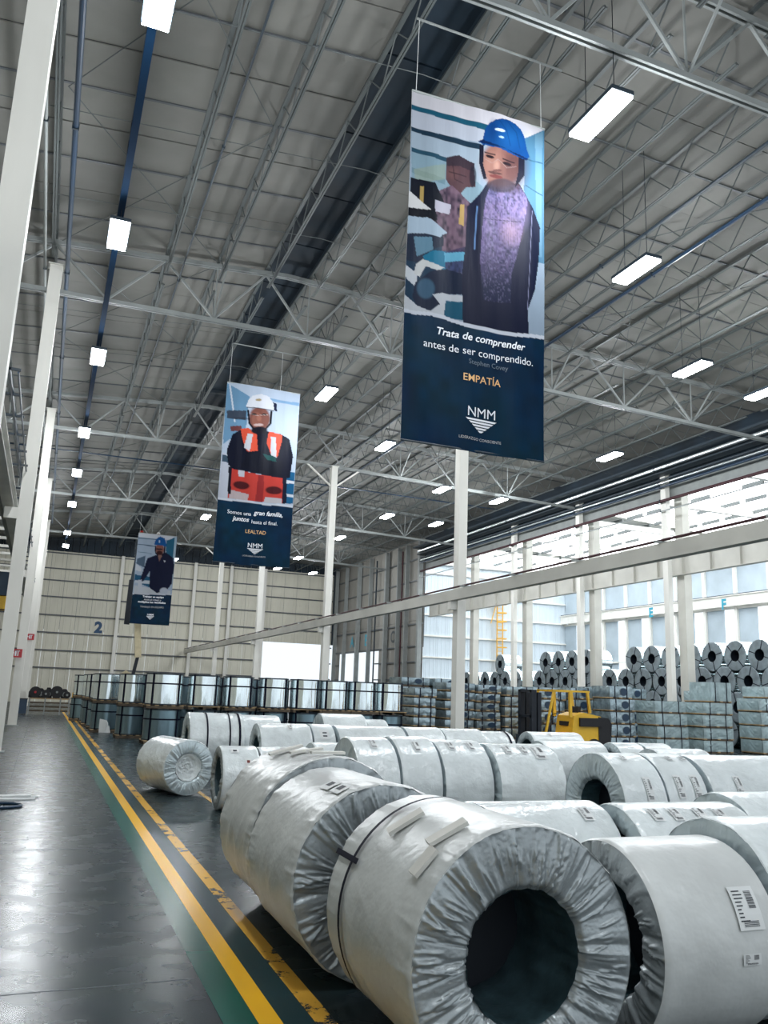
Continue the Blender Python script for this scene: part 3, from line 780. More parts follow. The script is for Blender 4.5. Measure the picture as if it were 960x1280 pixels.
def paint_second(nx, nz):
    p = Paint(nx, nz, [(284, 478), (376, 492), (361, 712), (268, 702)], {'a': (240, 460, 4.925), 'b': (240, 460, 4.925)})
    p.c[:] = lin((186, 198, 212))
    p.poly([(215, 95), (350, 180), (330, 380), (195, 480), (195, 400)], (108, 148, 176)); p.lines([(232, 110), (262, 340)], 9, (215, 220, 226))
    p.poly([(470, 190), (665, 215), (660, 235), (500, 210)], (130, 165, 195)); p.poly([(215, 270), (330, 270), (330, 330), (215, 320)], (60, 70, 84))
    p.poly([(235, 370), (300, 365), (310, 400), (240, 400)], (110, 60, 60)); p.poly([(495, 215), (520, 225), (520, 275), (500, 265)], (26, 34, 60))
    p.poly([(190, 530), (250, 560), (240, 830), (165, 815)], (196, 198, 206)); p.poly([(190, 545), (240, 560), (235, 600), (188, 590)], (60, 80, 96))
    p.poly([(560, 650), (632, 655), (622, 850), (560, 850)], (24, 92, 132)); p.poly([(560, 700), (630, 712), (628, 730), (560, 722)], (214, 218, 222)); p.poly([(560, 785), (626, 795), (624, 812), (560, 805)], (214, 218, 222))
    p.ell(305, 320, 50, 8, (40, 40, 46), a=.5)
    p.poly([(300, 390), (250, 420), (215, 520), (225, 610), (260, 640), (400, 665), (560, 700), (600, 690), (622, 560), (598, 450), (550, 420), (440, 395), (380, 400)], (8, 14, 34))
    p.poly([(298, 385), (345, 378), (395, 420), (402, 530), (370, 535), (335, 525), (310, 450)], (222, 84, 58))
    p.poly([(470, 400), (552, 422), (548, 470), (522, 565), (480, 540), (455, 470)], (222, 84, 58))
    p.poly([(340, 412), (372, 418), (352, 528), (318, 500)], (205, 205, 208)); p.poly([(482, 432), (512, 436), (516, 565), (480, 548)], (205, 205, 208))
    p.poly([(330, 530), (420, 520), (440, 560), (480, 560), (560, 600), (540, 680), (400, 660), (300, 620)], (9, 14, 30))
    p.poly([(430, 540), (510, 560), (515, 590), (460, 580)], (20, 76, 74))
    p.poly([(240, 632), (400, 668), (560, 695), (556, 850), (222, 815)], (196, 62, 52))
    p.poly([(405, 670), (440, 680), (430, 840), (385, 835)], (150, 40, 40)); p.poly([(285, 640), (322, 648), (318, 685), (285, 678)], (200, 198, 204))
    p.poly([(238, 762), (345, 790), (340, 832), (228, 815)], (196, 178, 176)); p.poly([(445, 805), (552, 820), (550, 850), (440, 842)], (196, 190, 190))
    p.ell(302, 735, 48, 24, (74, 18, 24), rot=.15); p.ell(500, 768, 52, 24, (74, 18, 24), rot=.1)
    p.poly([(228, 620), (246, 620), (240, 790), (222, 790)], (20, 20, 34)); p.poly([(556, 690), (580, 690), (580, 850), (552, 850)], (16, 22, 44))
    p.ell(412, 320, 66, 78, (128, 78, 66)); p.ell(395, 330, 30, 50, (156, 100, 84), a=.6); p.ell(405, 360, 30, 8, (214, 190, 184), a=.8)
    p.ell(378, 292, 16, 7, (40, 26, 28)); p.ell(440, 294, 16, 7, (40, 26, 28)); p.ell(408, 318, 14, 18, (172, 114, 96), a=.7)
    p.lines([(352, 290), (402, 300), (462, 296)], 3, (210, 196, 190), a=.7)
    p.ell(410, 395, 50, 24, (16, 16, 30)); p.lines([(342, 270), (350, 350), (385, 395)], 11, (14, 14, 26)); p.lines([(485, 275), (480, 350), (440, 395)], 11, (14, 14, 26))
    p.poly([(328, 245), (345, 200), (370, 175), (420, 165), (470, 180), (498, 225), (502, 268), (455, 262), (395, 250), (345, 252)], (222, 222, 226)); p.ell(405, 202, 18, 8, (170, 150, 110)); p.lines([(335, 250), (400, 252), (500, 270)], 5, (60, 60, 70))
    return foot(p, [(160, 818), (300, 830), (460, 852), (620, 868)], 12)

def paint_third(nx, nz):
    p = Paint(nx, nz, [(174, 666), (222, 670), (214, 782), (164, 779)], {'a': (140, 640, 8), 'b': (140, 640, 8)})
    p.c[:] = lin((176, 190, 204))
    p.poly([(265, 205), (650, 230), (590, 280), (270, 250)], (226, 228, 232)); p.lines([(270, 262), (440, 275)], 9, (60, 90, 110)); p.lines([(270, 325), (440, 345)], 8, (50, 80, 100))
    p.poly([(550, 285), (640, 245), (625, 480), (545, 430)], (40, 104, 132)); p.lines([(640, 250), (625, 480)], 14, (180, 205, 216)); p.lines([(265, 400), (400, 420)], 6, (110, 135, 150))
    p.poly([(260, 470), (340, 440), (330, 560), (250, 520)], (84, 104, 122)); p.poly([(240, 630), (390, 650), (390, 760), (235, 700)], (34, 92, 124)); p.poly([(240, 690), (390, 690), (390, 720), (240, 715)], (205, 210, 214))
    p.poly([(235, 740), (600, 790), (600, 830), (230, 822)], (206, 208, 210)); p.poly([(245, 520), (300, 560), (300, 600), (245, 590)], (214, 216, 220))
    p.poly([(440, 435), (360, 465), (330, 560), (288, 690), (318, 700), (385, 600), (385, 760), (460, 815), (560, 790), (610, 720), (632, 540), (620, 460), (545, 405)], (9, 20, 52))
    p.poly([(270, 685), (305, 680), (315, 800), (272, 800)], (206, 208, 214)); p.ell(532, 795, 42, 34, (196, 200, 208))
    p.poly([(462, 430), (515, 430), (478, 495)], (150, 112, 100)); p.ell(482, 375, 44, 58, (150, 96, 84)); p.ell(480, 410, 30, 22, (60, 26, 26)); p.ell(478, 372, 34, 9, (46, 26, 34))
    p.lines([(438, 340), (440, 410), (460, 432)], 12, (16, 18, 40)); p.lines([(535, 335), (530, 410), (510, 432)], 16, (16, 18, 40))
    p.poly([(424, 325), (440, 275), (485, 240), (530, 262), (552, 330), (545, 345), (480, 330)], (22, 92, 160)); p.ell(478, 295, 9, 14, (190, 215, 235)); p.poly([(518, 485), (548, 487), (532, 505)], (225, 225, 230))
    return foot(p, [(220, 822), (600, 832)], 9)

def print_mat(name):
    m = bpy.data.materials.new(name); m.use_nodes = True
    nt = m.node_tree; b = nt.nodes['Principled BSDF']
    a = nt.nodes.new('ShaderNodeAttribute'); a.attribute_name = 'print'
    g = nt.nodes.new('ShaderNodeMix'); g.data_type = 'RGBA'; g.blend_type = 'MULTIPLY'; g.inputs['Factor'].default_value = 1; g.inputs['B'].default_value = (.58, .60, .64, 1)
    nt.links.new(a.outputs['Color'], g.inputs['A']); nt.links.new(g.outputs['Result'], b.inputs['Base Color'])
    b.inputs['Roughness'].default_value = .5; b.inputs['Specular IOR Level'].default_value = .08
    n = nt.nodes.new('ShaderNodeTexNoise'); n.inputs['Scale'].default_value = 3
    tc = nt.nodes.new('ShaderNodeTexCoord'); mp = nt.nodes.new('ShaderNodeMapping'); mp.inputs['Scale'].default_value = (3, 1, .35)
    nt.links.new(tc.outputs['Object'], mp.inputs[0]); nt.links.new(mp.outputs[0], n.inputs['Vector'])
    bp = nt.nodes.new('ShaderNodeBump'); bp.inputs['Strength'].default_value = .25; bp.inputs['Distance'].default_value = .03
    nt.links.new(n.outputs['Fac'], bp.inputs['Height']); nt.links.new(bp.outputs[0], b.inputs['Normal'])
    return m
M['print'] = print_mat('banner_print')
M['txt_white'] = mat('white_banner_lettering', (.78, .80, .84), .4)
M['txt_orange'] = mat('amber_banner_lettering', (.72, .42, .17), .4)
M['txt_dim'] = mat('dim_banner_lettering', (.10, .14, .18), .4)
M['txt_grey'] = mat('grey_banner_lettering', (.45, .45, .45), .4)

def banner(Y, x0, x1, zt_, zb_, nx, nz, colors, texts, label, seed):
    W = x1 - x0; Hh = zt_ - zb_
    e = empty('hanging_banner', ((x0 + x1) / 2, Y, zb_), 0, label, 'banner', 'banners hanging along the hall')
    def disp(u, v):
        return .035 * np.sin(5.2 * u + seed) * (1 - .3 * v) + .016 * np.sin(17 * u + 3 * v + seed) * (.3 + .7 * v) + .014 * np.sin(9 * v + 4 * u + seed * 2) + .006 * np.sin(37 * u - 6 * v)
    def pos(u, v, off=0.0):
        u = np.asarray(u, float); v = np.asarray(v, float)
        x = (u - .5) * W - .015 * v; z = (1 - v) * Hh + .02 * np.sin(6 * u + seed) * v
        return np.stack([x, disp(u, v) - off, z], -1)
    u, v = np.meshgrid(np.linspace(0, 1, nx), np.linspace(0, 1, nz), indexing='ij')
    b = MB(); b.grid(pos(u, v)); me = b.mesh('printed_cloth', M['print'], True)
    at = me.color_attributes.new('print', 'FLOAT_COLOR', 'POINT')
    c = np.ones((nx * nz, 4), np.float32); c[:, :3] = np.clip(colors.reshape(-1, 3), 0, 1); at.data.foreach_set('color', c.ravel())
    link('printed_cloth', me, e)
    b = MB(); b.grid(pos(u[::4, ::8], v[::4, ::8], -.012)); b.build('backing_cloth', M['paper'], e, True)
    MB().tube([tuple(pos(0, 0)), tuple(pos(1, 0))], .022, 8).build('top_rod', M['grey_steel'], e)
    MB().tube([tuple(pos(0, 1)), tuple(pos(1, 1))], .018, 8).build('bottom_rod', M['dark_steel'], e)
    for uu in (.03, .72 if seed == 2 else .97):
        q = pos(uu, 0); MB().tube([tuple(q), (q[0], 0, Hh + 13.87 - zt_)], .006, 5).build('cord', M['paper'], e)
    MB().tube([(5.0 - (x0 + x1) / 2, 0, 13.885 - zb_), (8.1 - (x0 + x1) / 2, 0, 13.845 - zb_)], .022, 8).build('batten', M['grey_steel'], e)
    for (s, u0, u1, vl, vr, bold, shear, m) in texts:
        co, fs = text_data(s, bold, shear)
        k = (u1 - u0) * W / co[:, 0].max()
        uu = u0 + co[:, 0] * k / W; base = vl + (vr - vl) * (uu - u0) / (u1 - u0)
        P = pos(uu, base - co[:, 1] * k / Hh, .006)
        b = MB(); b.v = [tuple(q) for q in P]; b.f = list(fs); b.m = [0] * len(fs)
        b.build('lettering', m, e)
    return e, pos
def logo(e, pos, u0, u1, v0, v1, n=5):
    b = MB()
    for i in range(n):
        t0 = i / n; t1 = t0 + .66 / n
        a0, a1 = u0 + (u1 - u0) / 2 * t0, u1 - (u1 - u0) / 2 * t0
        c0, c1 = u0 + (u1 - u0) / 2 * t1, u1 - (u1 - u0) / 2 * t1
        P = pos([a0, a1, c1, c0], [v0 + (v1 - v0) * t0] * 2 + [v0 + (v1 - v0) * t1] * 2, .006)
        b.quad(*[tuple(q) for q in P])
    b.build('logo_triangle', M['txt_white'], e)
WT, OR, DM, GR = M['txt_white'], M['txt_orange'], M['txt_dim'], M['txt_grey']
e, ps = banner(12.1, 4.97, 7.69, 12.40, 5.83, 190, 460, paint_first(190, 460), [
    ('Trata de comprender', .225, .845, .706, .706, .016, .22, WT), ('antes de ser comprendido.', .135, .905, .747, .745, 0, 0, WT),
    ('Stephen Covey', .44, .72, .768, .768, 0, 0, DM), ('EMPATÍA', .405, .67, .812, .812, .006, 0, OR),
    ('NMM', .44, .635, .905, .905, 0, 0, WT), ('LIDERAZGO CONSCIENTE', .385, .68, .968, .968, 0, 0, GR)],
    'largest hanging banner, worker in a blue helmet above the word EMPATÍA', 1)
logo(e, ps, .425, .645, .911, .948)
e, ps = banner(28.3, 4.90, 7.58, 12.40, 5.95, 110, 260, paint_second(110, 260), [
    ('Somos una', .135, .44, .733, .733, 0, 0, WT), ('gran familia,', .475, .865, .731, .731, .016, .22, WT),
    ('juntos', .205, .42, .775, .775, .016, .22, WT), ('hasta el final.', .455, .80, .772, .772, 0, 0, WT),
    ('LEALTAD', .385, .655, .827, .827, .006, 0, OR), ('NMM', .43, .62, .903, .903, 0, 0, WT), ('LIDERAZGO CONSCIENTE', .37, .67, .953, .953, 0, 0, GR)],
    'middle hanging banner, worker in a white helmet and orange vest above the word LEALTAD', 2)
logo(e, ps, .42, .635, .908, .938)
e, ps = banner(61.2, 5.18, 7.88, 12.37, 5.96, 60, 140, paint_third(60, 140), [
    ('Trabajar en equipo', .26, .80, .715, .715, .03, 0, WT), ('divide el trabajo y', .30, .74, .745, .745, 0, 0, WT), ('multiplica los resultados', .16, .86, .775, .775, .03, 0, WT),
    ('TRABAJO EN EQUIPO', .22, .82, .825, .825, .0, 0, GR), ('NMM', .42, .58, .905, .905, .02, 0, WT)],
    'smallest hanging banner, worker in a navy jacket, before the beige wall', 3)
logo(e, ps, .40, .60, .91, .95, 4)

# ------------------------------------------------------------------ film wrapped coils lying on the floor
def ridges(X, T, rng, n, amp, kx=(1, 9), kt=(1, 9)):
    d = np.zeros_like(X)
    for i in range(n):
        a = rng.uniform(*kx) * rng.choice([-1, 1]); b = rng.integers(*kt); ph = rng.uniform(0, 6.28)
        w = np.abs(np.sin((a * X + b * T) / 2 + ph + .6 * np.sin(T * rng.integers(1, 4) + ph)))
        d += (1 - w) ** 3 * rng.uniform(.3, 1)
    return d * amp / n * 2

def facets(T, rng, n):
    k = np.sort(rng.uniform(0, 2 * PI, n)); v = rng.uniform(-1, 1, n) * rng.choice([1, 1, .35], n)
    return k, v
def pleats(T, S, rng, n, amp):
    # S = 0 at the bore, 1 at the rim; gathered film made of flat facets between sharp creases
    k1, v1 = facets(T, rng, n)
    k2 = np.sort(k1 + rng.normal(0, .05, n)); v2 = v1 * rng.uniform(.1, 1.1, n)
    k3, v3 = facets(T, rng, n // 2)
    def ev(A, k, v): return np.interp(A % (2 * PI), k, v, period=2 * PI)
    sk = .07 * np.sin(3 * T + 1) + .05 * np.sin(7 * T)
    A = T + sk * S
    h = (1 - S) * ev(A, k1, v1) + S * ev(A, k2, v2)
    h += .6 * ev(T - .10 * S, k3, v3) * np.clip(S * (1.2 - S) * 3, 0, 1)
    for i in range(n // 2):
        t0 = rng.uniform(0, 2 * PI); sl = rng.normal(0, .09); wd = rng.uniform(.010, .024); s0 = rng.uniform(0, .6); s1 = s0 + rng.uniform(.3, .7)
        dt = (T - t0 - sl * S + PI) % (2 * PI) - PI
        env = np.clip((S - s0) / .1, 0, 1) * np.clip((s1 - S) / .2, 0, 1)
        h += .8 * env * np.maximum(0, 1 - np.abs(dt) / wd)
    return h * amp

def coil(x, y, yaw, L, r, label, group, seed, nt=96, body=None, endm=None, ri=.305, tags=(), straps=(), flaps=(), amp=.016, crumple=.010, bore_film=False, pleat_n=120, far=False):
    rng = np.random.default_rng(seed)
    e = empty('wrapped_coil', (x, y, 0), yaw, label, 'coil', group)
    body = body or M['wrap_cool']; endm = endm or M['film_end_pale']
    nx = max(10, int(nt * .28))
    th = np.linspace(0, 2 * PI, nt, endpoint=False); xs = np.linspace(-L / 2, L / 2, nx)
    T, X = np.meshgrid(th, xs, indexing='ij')
    edge = np.minimum(X + L / 2, L / 2 - X) / L
    d = ridges(X, T, rng, 9, crumple, (1, 10), (0, 7)) + ridges(X, T, rng, 7, crumple * 1.1, (0, 4), (8, 26)) * np.exp(-(edge / .16) ** 2)
    d = np.minimum(d - crumple * .5, .006) * np.clip(1 - .8 * np.exp(-((T - PI) / .5) ** 2), 0, 1)
    corner = np.clip(edge * L / .035, 0, 1); RR = r - .012 * (1 - corner) ** 2 - .004 + d
    def pt(X, T, RR): return np.stack([X, -RR * np.sin(T), r + RR * np.cos(T)], -1)
    b = MB(); b.grid(pt(X, T, RR), True); b.build('outer_wrap', body, e, True)
    nr = max(8, int(nt * .085))
    Te, S = np.meshgrid(th, np.linspace(0, 1, nr), indexing='ij')
    rough = (r - .015)
    for sgn in (-1, 1):
        h = pleats(Te, S, rng, pleat_n, amp)
        env = np.clip((1 - S) / .05, 0, 1)
        h = h * env + .012 * np.sin(PI * S) + rng.normal(0, .0006, Te.shape) * (nt > 200)
        inn = ri * (1 + .05 * np.sin(3 * Te + seed) * 0 + .008 * np.sin(9 * Te + seed) + .008 * np.sin(23 * Te))
        Rr = inn + (rough - inn) * S
        # roll over into the bore
        roll = np.exp(-(S / .06) ** 2)
        Xe = sgn * (L / 2 - .004 + h - .03 * roll)
        b = MB(); b.grid(pt(Xe, Te, Rr), True); b.build('end_wrap', endm, e, True)
    if not far:
        nb = 14
        Tb, Xb = np.meshgrid(th[::2], np.linspace(-L / 2 + .03, L / 2 - .03, nb), indexing='ij')
        a = .035 if bore_film else .02
        rb = ri * (1 + .008 * np.sin(9 * Tb + seed) + .008 * np.sin(23 * Tb)) - np.abs(ridges(Xb * 2, Tb, rng, 8, a, (2, 12), (3, 11))) * np.clip((L / 2 - np.abs(Xb)) / .1, 0, 1)
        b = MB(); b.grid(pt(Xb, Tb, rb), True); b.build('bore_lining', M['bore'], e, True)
    MB().lathe([(.001, -.01), (ri - .002, -.01), (ri - .002, .01), (.001, .01)], 24, 'x').build('bore_dark_disc', M['black'], e, loc=(0, 0, r))  # black disc stands in for the darkness deep in the open bore
    if bore_film:
        tt, ss = np.meshgrid(np.linspace(0, 2 * PI, 60, endpoint=False), np.linspace(0.02, 1, 16), indexing='ij')
        z = -.05 - .13 * (1 - ss ** 3) + ridges(ss * 6, tt, rng, 8, .12, (2, 7), (1, 6))
        b = MB(); b.grid(pt(-(L / 2 + z), tt, ss * ri), True); b.build('tucked_film', M['wrap_cool'], e, True)
    for (x0, x1, t0, t1, kind) in tags:
        tag_patch(e, r, x0, x1, t0, t1, kind, rng)
    for (sx, w) in straps:
        tq, xq = np.meshgrid(np.linspace(0, 2 * PI, 72, endpoint=False), [sx - w / 2, sx + w / 2], indexing='ij')
        b = MB(); b.grid(pt(xq, tq, np.full_like(tq, r + .009)), True); b.build('strap', M['strap'], e)
    for (x0, w, t, ln, tw) in flaps:
        n_ = Vector((0, -math.sin(t), math.cos(t))); g_ = Vector((0, -math.cos(t), -math.sin(t)))
        c_ = Vector((x0, 0, r)) + n_ * (r + .012)
        ax = (Vector((1, 0, 0)) * math.cos(tw) + g_ * math.sin(tw)); gg = (g_ * math.cos(tw) - Vector((1, 0, 0)) * math.sin(tw))
        MB().bar(tuple(c_ - gg * ln / 2), tuple(c_ + gg * ln / 2), w, .02, up=tuple(n_)).build('foam_strip', M['foam'], e)
    return e

def tag_patch(e, r, x0, x1, t0, t1, kind, rng):
    def P(x, t, o): return (x, -(r + o) * math.sin(t), r + (r + o) * math.cos(t))
    b = MB(); n = 6
    for i in range(n):
        a, c = t0 + (t1 - t0) * i / n, t0 + (t1 - t0) * (i + 1) / n
        b.quad(P(x0, a, .007), P(x1, a, .007), P(x1, c, .007), P(x0, c, .007))
    pg = b.build('paper_tag', M['paper'], e)
    b = MB()
    if kind == 'bar':      # barcode block and rows of small print
        k = 14; w = (t1 - t0)
        for i in range(k):
            a = t0 + w * (.12 + .42 * i / k); c = a + w * .42 / k * rng.uniform(.35, .75)
            b.quad(P(x0 + (x1 - x0) * .58, a, .009), P(x0 + (x1 - x0) * .86, a, .009), P(x0 + (x1 - x0) * .86, c, .009), P(x0 + (x1 - x0) * .58, c, .009))
        for i in range(9):
            a = t0 + w * (.1 + .085 * i); c = a + w * .03; q = rng.uniform(.2, .5)
            b.quad(P(x0 + (x1 - x0) * .1, a, .009), P(x0 + (x1 - x0) * q, a, .009), P(x0 + (x1 - x0) * q, c, .009), P(x0 + (x1 - x0) * .1, c, .009))
        for i in range(4):
            a = t0 + w * (.80 + .035 * i); c = a + w * .018
            b.quad(P(x0 + (x1 - x0) * .2, a, .009), P(x0 + (x1 - x0) * .8, a, .009), P(x0 + (x1 - x0) * .8, c, .009), P(x0 + (x1 - x0) * .2, c, .009))
    else:                  # small square print
        b.quad(P(x0 + (x1 - x0) * .3, t0 + (t1 - t0) * .3, .009), P(x0 + (x1 - x0) * .75, t0 + (t1 - t0) * .3, .009), P(x0 + (x1 - x0) * .75, t0 + (t1 - t0) * .75, .009), P(x0 + (x1 - x0) * .3, t0 + (t1 - t0) * .75, .009))
    b.build('print', M['ink'] if kind != 'red' else M['red_ink'], pg)
D = math.radians
# --- the near coils (axis along the hall: yaw 90, the side facing the camera is local -x)
coil(2.26, 4.34, D(90), 1.22, .606, 'largest wrapped coil in front, open dark bore and a navy strap around its far end', 'wrapped coils on the floor', 11, nt=440, body=M['wrap'], endm=M['film_end'],
     straps=((.34, .034),), flaps=((.10, .085, D(-33), .22, .25), (-.36, .085, D(-30), .22, .2), (-.42, .09, D(-48), .16, .1)), amp=.019, crumple=.012, pleat_n=175)
coil(2.18, 5.96, D(90), 1.20, .614, 'wrapped coil right behind the largest one, pleated end facing the camera and two square prints', 'wrapped coils on the floor', 12, nt=400, body=M['wrap'], endm=M['film_end'],
     tags=((-.30, -.12, D(-30), D(-19), 'sq'), (-.52, -.34, D(-30), D(-19), 'sq')), amp=.018, crumple=.012, pleat_n=160)
coil(2.24, 7.22, D(90), 1.20, .650, 'crumpled wrapped coil with three foam strips, last of the three lying along the yellow lines', 'wrapped coils on the floor', 13, nt=320, body=M['wrap'], endm=M['film_end'],
     flaps=((-.40, .10, D(0), .28, .1), (-.10, .10, D(-8), .28, .1), (.22, .10, D(-16), .30, .1)), amp=.017, crumple=.024, pleat_n=150)
# the short lengthwise strap across the left flank of the largest coil
big_ = bpy.data.objects['wrapped_coil']
stt = MB()
for t_ in (D(-62),):
    q = lambda x, t, o=.012: (x, -(.606 + o) * math.sin(t), .606 + (.606 + o) * math.cos(t))
    stt.quad(q(.26, t_ - .026), q(.61, t_ - .026), q(.61, t_ + .026), q(.26, t_ + .026))
stt.build('strap_tail', M['strap'], big_)

G = 'wrapped coils on the floor'
def rowcoil(x0, x1, yc, r, label, seed, **k):
    k.setdefault('nt', 160)
    return coil((x0 + x1) / 2, yc, k.pop('yaw', 0), x1 - x0, r, label, G, seed, **k)
bt = lambda x, a, c=.10, h=18: (x - c / 2, x + c / 2, D(a), D(a + h), 'bar')
rowcoil(3.07, 3.85, 4.25, .52, 'smooth grey coil right of the largest one, bar code tag and dark pleated left end', 21, nt=360, body=M['wrap'], endm=M['film_end'], tags=(bt(.19, 52, .17, 24), (.10, .22, D(88), D(94), 'bar')), crumple=.002, amp=.024, pleat_n=110)
rowcoil(3.93, 4.95, 4.34, .565, 'wrinkled coil cut by the right edge, right of the smooth grey coil', 22, nt=280, body=M['wrap_cool'], endm=M['film_end_pale'], crumple=.016, amp=.012)
rowcoil(3.2, 4.36, 6.19, .50, 'pale coil with only its back showing behind the largest coil', 23, tags=(bt(.35, 22),), crumple=.008)
rowcoil(4.42, 5.62, 6.0, .50, 'coil with a row of faint tags behind the smooth grey coil', 24, tags=(bt(-.35, 20), bt(-.15, 20), bt(.1, 20), bt(.3, 22)), crumple=.01)
rowcoil(5.68, 7.0, 6.16, .53, 'coil at the right edge behind the wrinkled coil', 25, tags=(bt(.2, 20),), crumple=.008)
rowcoil(6.12, 6.70, 8.62, .61, 'coil with an open dark bore facing left in the middle of the photo', 26, nt=260, tags=(bt(.06, 52, .10, 26), bt(-.05, 18, .08, 10)), amp=.014, endm=M['film_end_pale'], crumple=.008)
rowcoil(6.76, 7.33, 8.66, .61, 'coil with two tall tags right of the coil with the open bore', 27, nt=200, tags=(bt(-.1, 50, .1, 26), bt(.14, 50, .1, 26), bt(0, 18, .08, 10), bt(.2, 18, .08, 10)), crumple=.008)
rowcoil(7.39, 8.9, 8.62, .605, 'long wrinkled coil with two slanted tags near the right edge', 28, nt=200, tags=(bt(-.35, 50, .1, 22), bt(.25, 50, .1, 24)), crumple=.016)
rowcoil(8.96, 10.0, 8.62, .605, 'last coil of its row, mostly beyond the right edge', 29, crumple=.016)
rowcoil(3.75, 4.30, 10.7, .62, 'bright narrow coil, first of the big row behind the three coils by the yellow lines', 30, crumple=.006, tags=(bt(0, 18),))
rowcoil(4.33, 4.88, 10.7, .63, 'second narrow coil of the big row with glints of film', 31, crumple=.008, tags=(bt(0, 25),))
rowcoil(4.91, 5.60, 10.65, .615, 'third narrow coil of the big row with two small tags on its back', 32, crumple=.010, tags=(bt(-.15, 18), bt(.15, 18)))
rowcoil(5.64, 6.62, 10.5, .60, 'wide wrinkled coil at the right end of the big row', 33, crumple=.018, tags=(bt(-.25, 18), bt(.0, 18), (.12, .3, D(20), D(45), 'bar')))
rowcoil(2.62, 3.18, 13.3, .47, 'coil with a crumpled left end and a red brown print, behind the crumpled coil', 34, crumple=.008, endm=M['film_end'], tags=((.05, .15, D(50), D(62), 'red'), (-.15, -.02, D(25), D(36), 'sq')))
rowcoil(3.24, 4.08, 13.4, .46, 'low pale coil behind the crumpled coil, grey left end', 35, endm=M['film_end'], crumple=.004, tags=(bt(.3, 20),))
rowcoil(4.13, 4.86, 13.45, .50, 'bright smooth coil left behind the big row', 36, crumple=.004)
coil(2.30, 15.55, D(105), 1.25, .46, 'small single coil standing alone by the yellow lines with shiny film stuffed in its bore', G, 37, nt=240, body=M['wrap_cool'], endm=M['film_end_pale'], bore_film=True, amp=.016, ri=.23, crumple=.012)
rowcoil(4.10, 5.15, 17.15, .57, 'long pale coil behind the bright smooth coil, blue grey left end', 38, endm=M['film_end_pale'], crumple=.005, tags=(bt(.1, 18),))
rowcoil(5.20, 5.66, 17.2, .57, 'narrow coil with a white tag next to the long pale coil', 39, crumple=.008, tags=((-.1, .1, D(35), D(60), 'sq'),))
rowcoil(5.72, 7.2, 17.1, .565, 'long coil with faint wrinkles in the third row', 40, crumple=.008)
rowcoil(7.26, 8.1, 17.1, .565, 'fifth coil of the third row, wrinkled top edge', 41, crumple=.010)
rowcoil(8.15, 9.1, 17.15, .56, 'coil in front of the tall white column foot', 42, crumple=.010)
rowcoil(9.2, 10.05, 17.5, .53, 'coil with a brown band right of the tall white column', 43, crumple=.012, straps=((.3, .05),))
rowcoil(3.12, 4.33, 19.75, .62, 'white coil with three navy straps behind the small single coil', 44, nt=200, body=M['wrap_cool'], straps=((-.22, .035), (.28, .035), (.5, .05)), crumple=.006)
rowcoil(4.40, 5.32, 20.2, .60, 'white coil right of the coil with three navy straps', 45, crumple=.006)
rowcoil(6.9, 8.1, 21.9, .62, 'white coil in front of the fifth silver coil pallet', 46, crumple=.006)
rowcoil(8.15, 8.75, 21.9, .56, 'lower white coil next to it below the sixth silver coil', 47, crumple=.006)
rowcoil(11.6, 13.1, 19.2, .50, 'white coil just in front of the forklift', 48, endm=M['film_end_pale'], crumple=.006, tags=(bt(-.2, 20),))
rowcoil(9.45, 10.9, 15.2, .50, 'dome shaped coil behind the end of the big row', 49, crumple=.012)
rowcoil(10.98, 11.62, 14.9, .50, 'coil right of the dome shaped coil with a dark gap', 50, crumple=.006)
rowcoil(11.68, 12.35, 14.9, .50, 'last low coil in the row before the forklift counterweight', 51, crumple=.006)
rowcoil(10.6, 11.8, 13.2, .50, 'coil back peeping over the long wrinkled coil', 52, crumple=.006)

# ------------------------------------------------------------------ pallets, silver coils standing on end
def pallet(parent, w, d, z=0.0, detail=True, m=None):
    m = m or M['wood']
    p = MB()
    for yy in (-d / 2, -.04, d / 2 - .08): p.box((-w / 2, yy, z + .0), (w / 2, yy + .08, z + .085))
    pal = p.build('pallet', M['wood_dark'], parent)
    n = 5
    for i in range(n):
        x = -w / 2 + (w - .12) * i / (n - 1)
        MB().box((x, -d / 2, z + .085), (x + .12, d / 2, z + .108)).build('plank', m, pal)
    return pal
def silver_coil(r, h, seed, m):
    e = empty('silver_coil')
    rng = np.random.default_rng(seed)
    pallet(e, r * 2 * .98, r * 2 * .98)
    z0 = .11
    b = MB(); th = np.linspace(0, 2 * PI, 64, endpoint=False); zs_ = np.linspace(z0, z0 + h, 9)
    T, Z = np.meshgrid(th, zs_, indexing='ij')
    rr = r - .012 + ridges(Z * 3, T, rng, 6, .010, (0, 2), (3, 12)) - .004
    b.grid(np.stack([rr * np.cos(T), rr * np.sin(T), Z], -1), True); b.build('sheet_cover', m, e, True)
    MB().lathe([(r * .45, h + z0 - .02), (r - .03, h + z0 - .02), (r - .03, h + z0), (r * .45, h + z0)], 48, closed=True).build('coil_laps', M['zinc_end'], e)
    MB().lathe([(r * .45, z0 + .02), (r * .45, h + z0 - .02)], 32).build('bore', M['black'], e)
    for z in (z0, z0 + h - .03): MB().lathe([(r - .06, z), (r + .008, z), (r + .008, z + .04), (r - .06, z + .04)], 48, closed=True).build('edge_ring', M['dark_steel'], e)
    for z in (z0 + h * .66,): MB().lathe([(r, z), (r + .008, z), (r + .008, z + .045), (r, z + .045)], 48, closed=True).build('strap', M['strap'], e)
    for k in range(4):
        a = PI / 4 + k * PI / 2
        c, s = math.cos(a), math.sin(a)
        b = MB(); b.bar((c * (r + .005), s * (r + .005), z0), (c * (r + .005), s * (r + .005), z0 + h + .012), .05, .012, up=(c, s, 0))
        b.bar((c * (r + .005), s * (r + .005), z0 + h + .012), (c * r * .42, s * r * .42, z0 + h + .012), .035, .01)
        b.build('strap', M['strap'], e)
    return e
protoS = [None] * 4
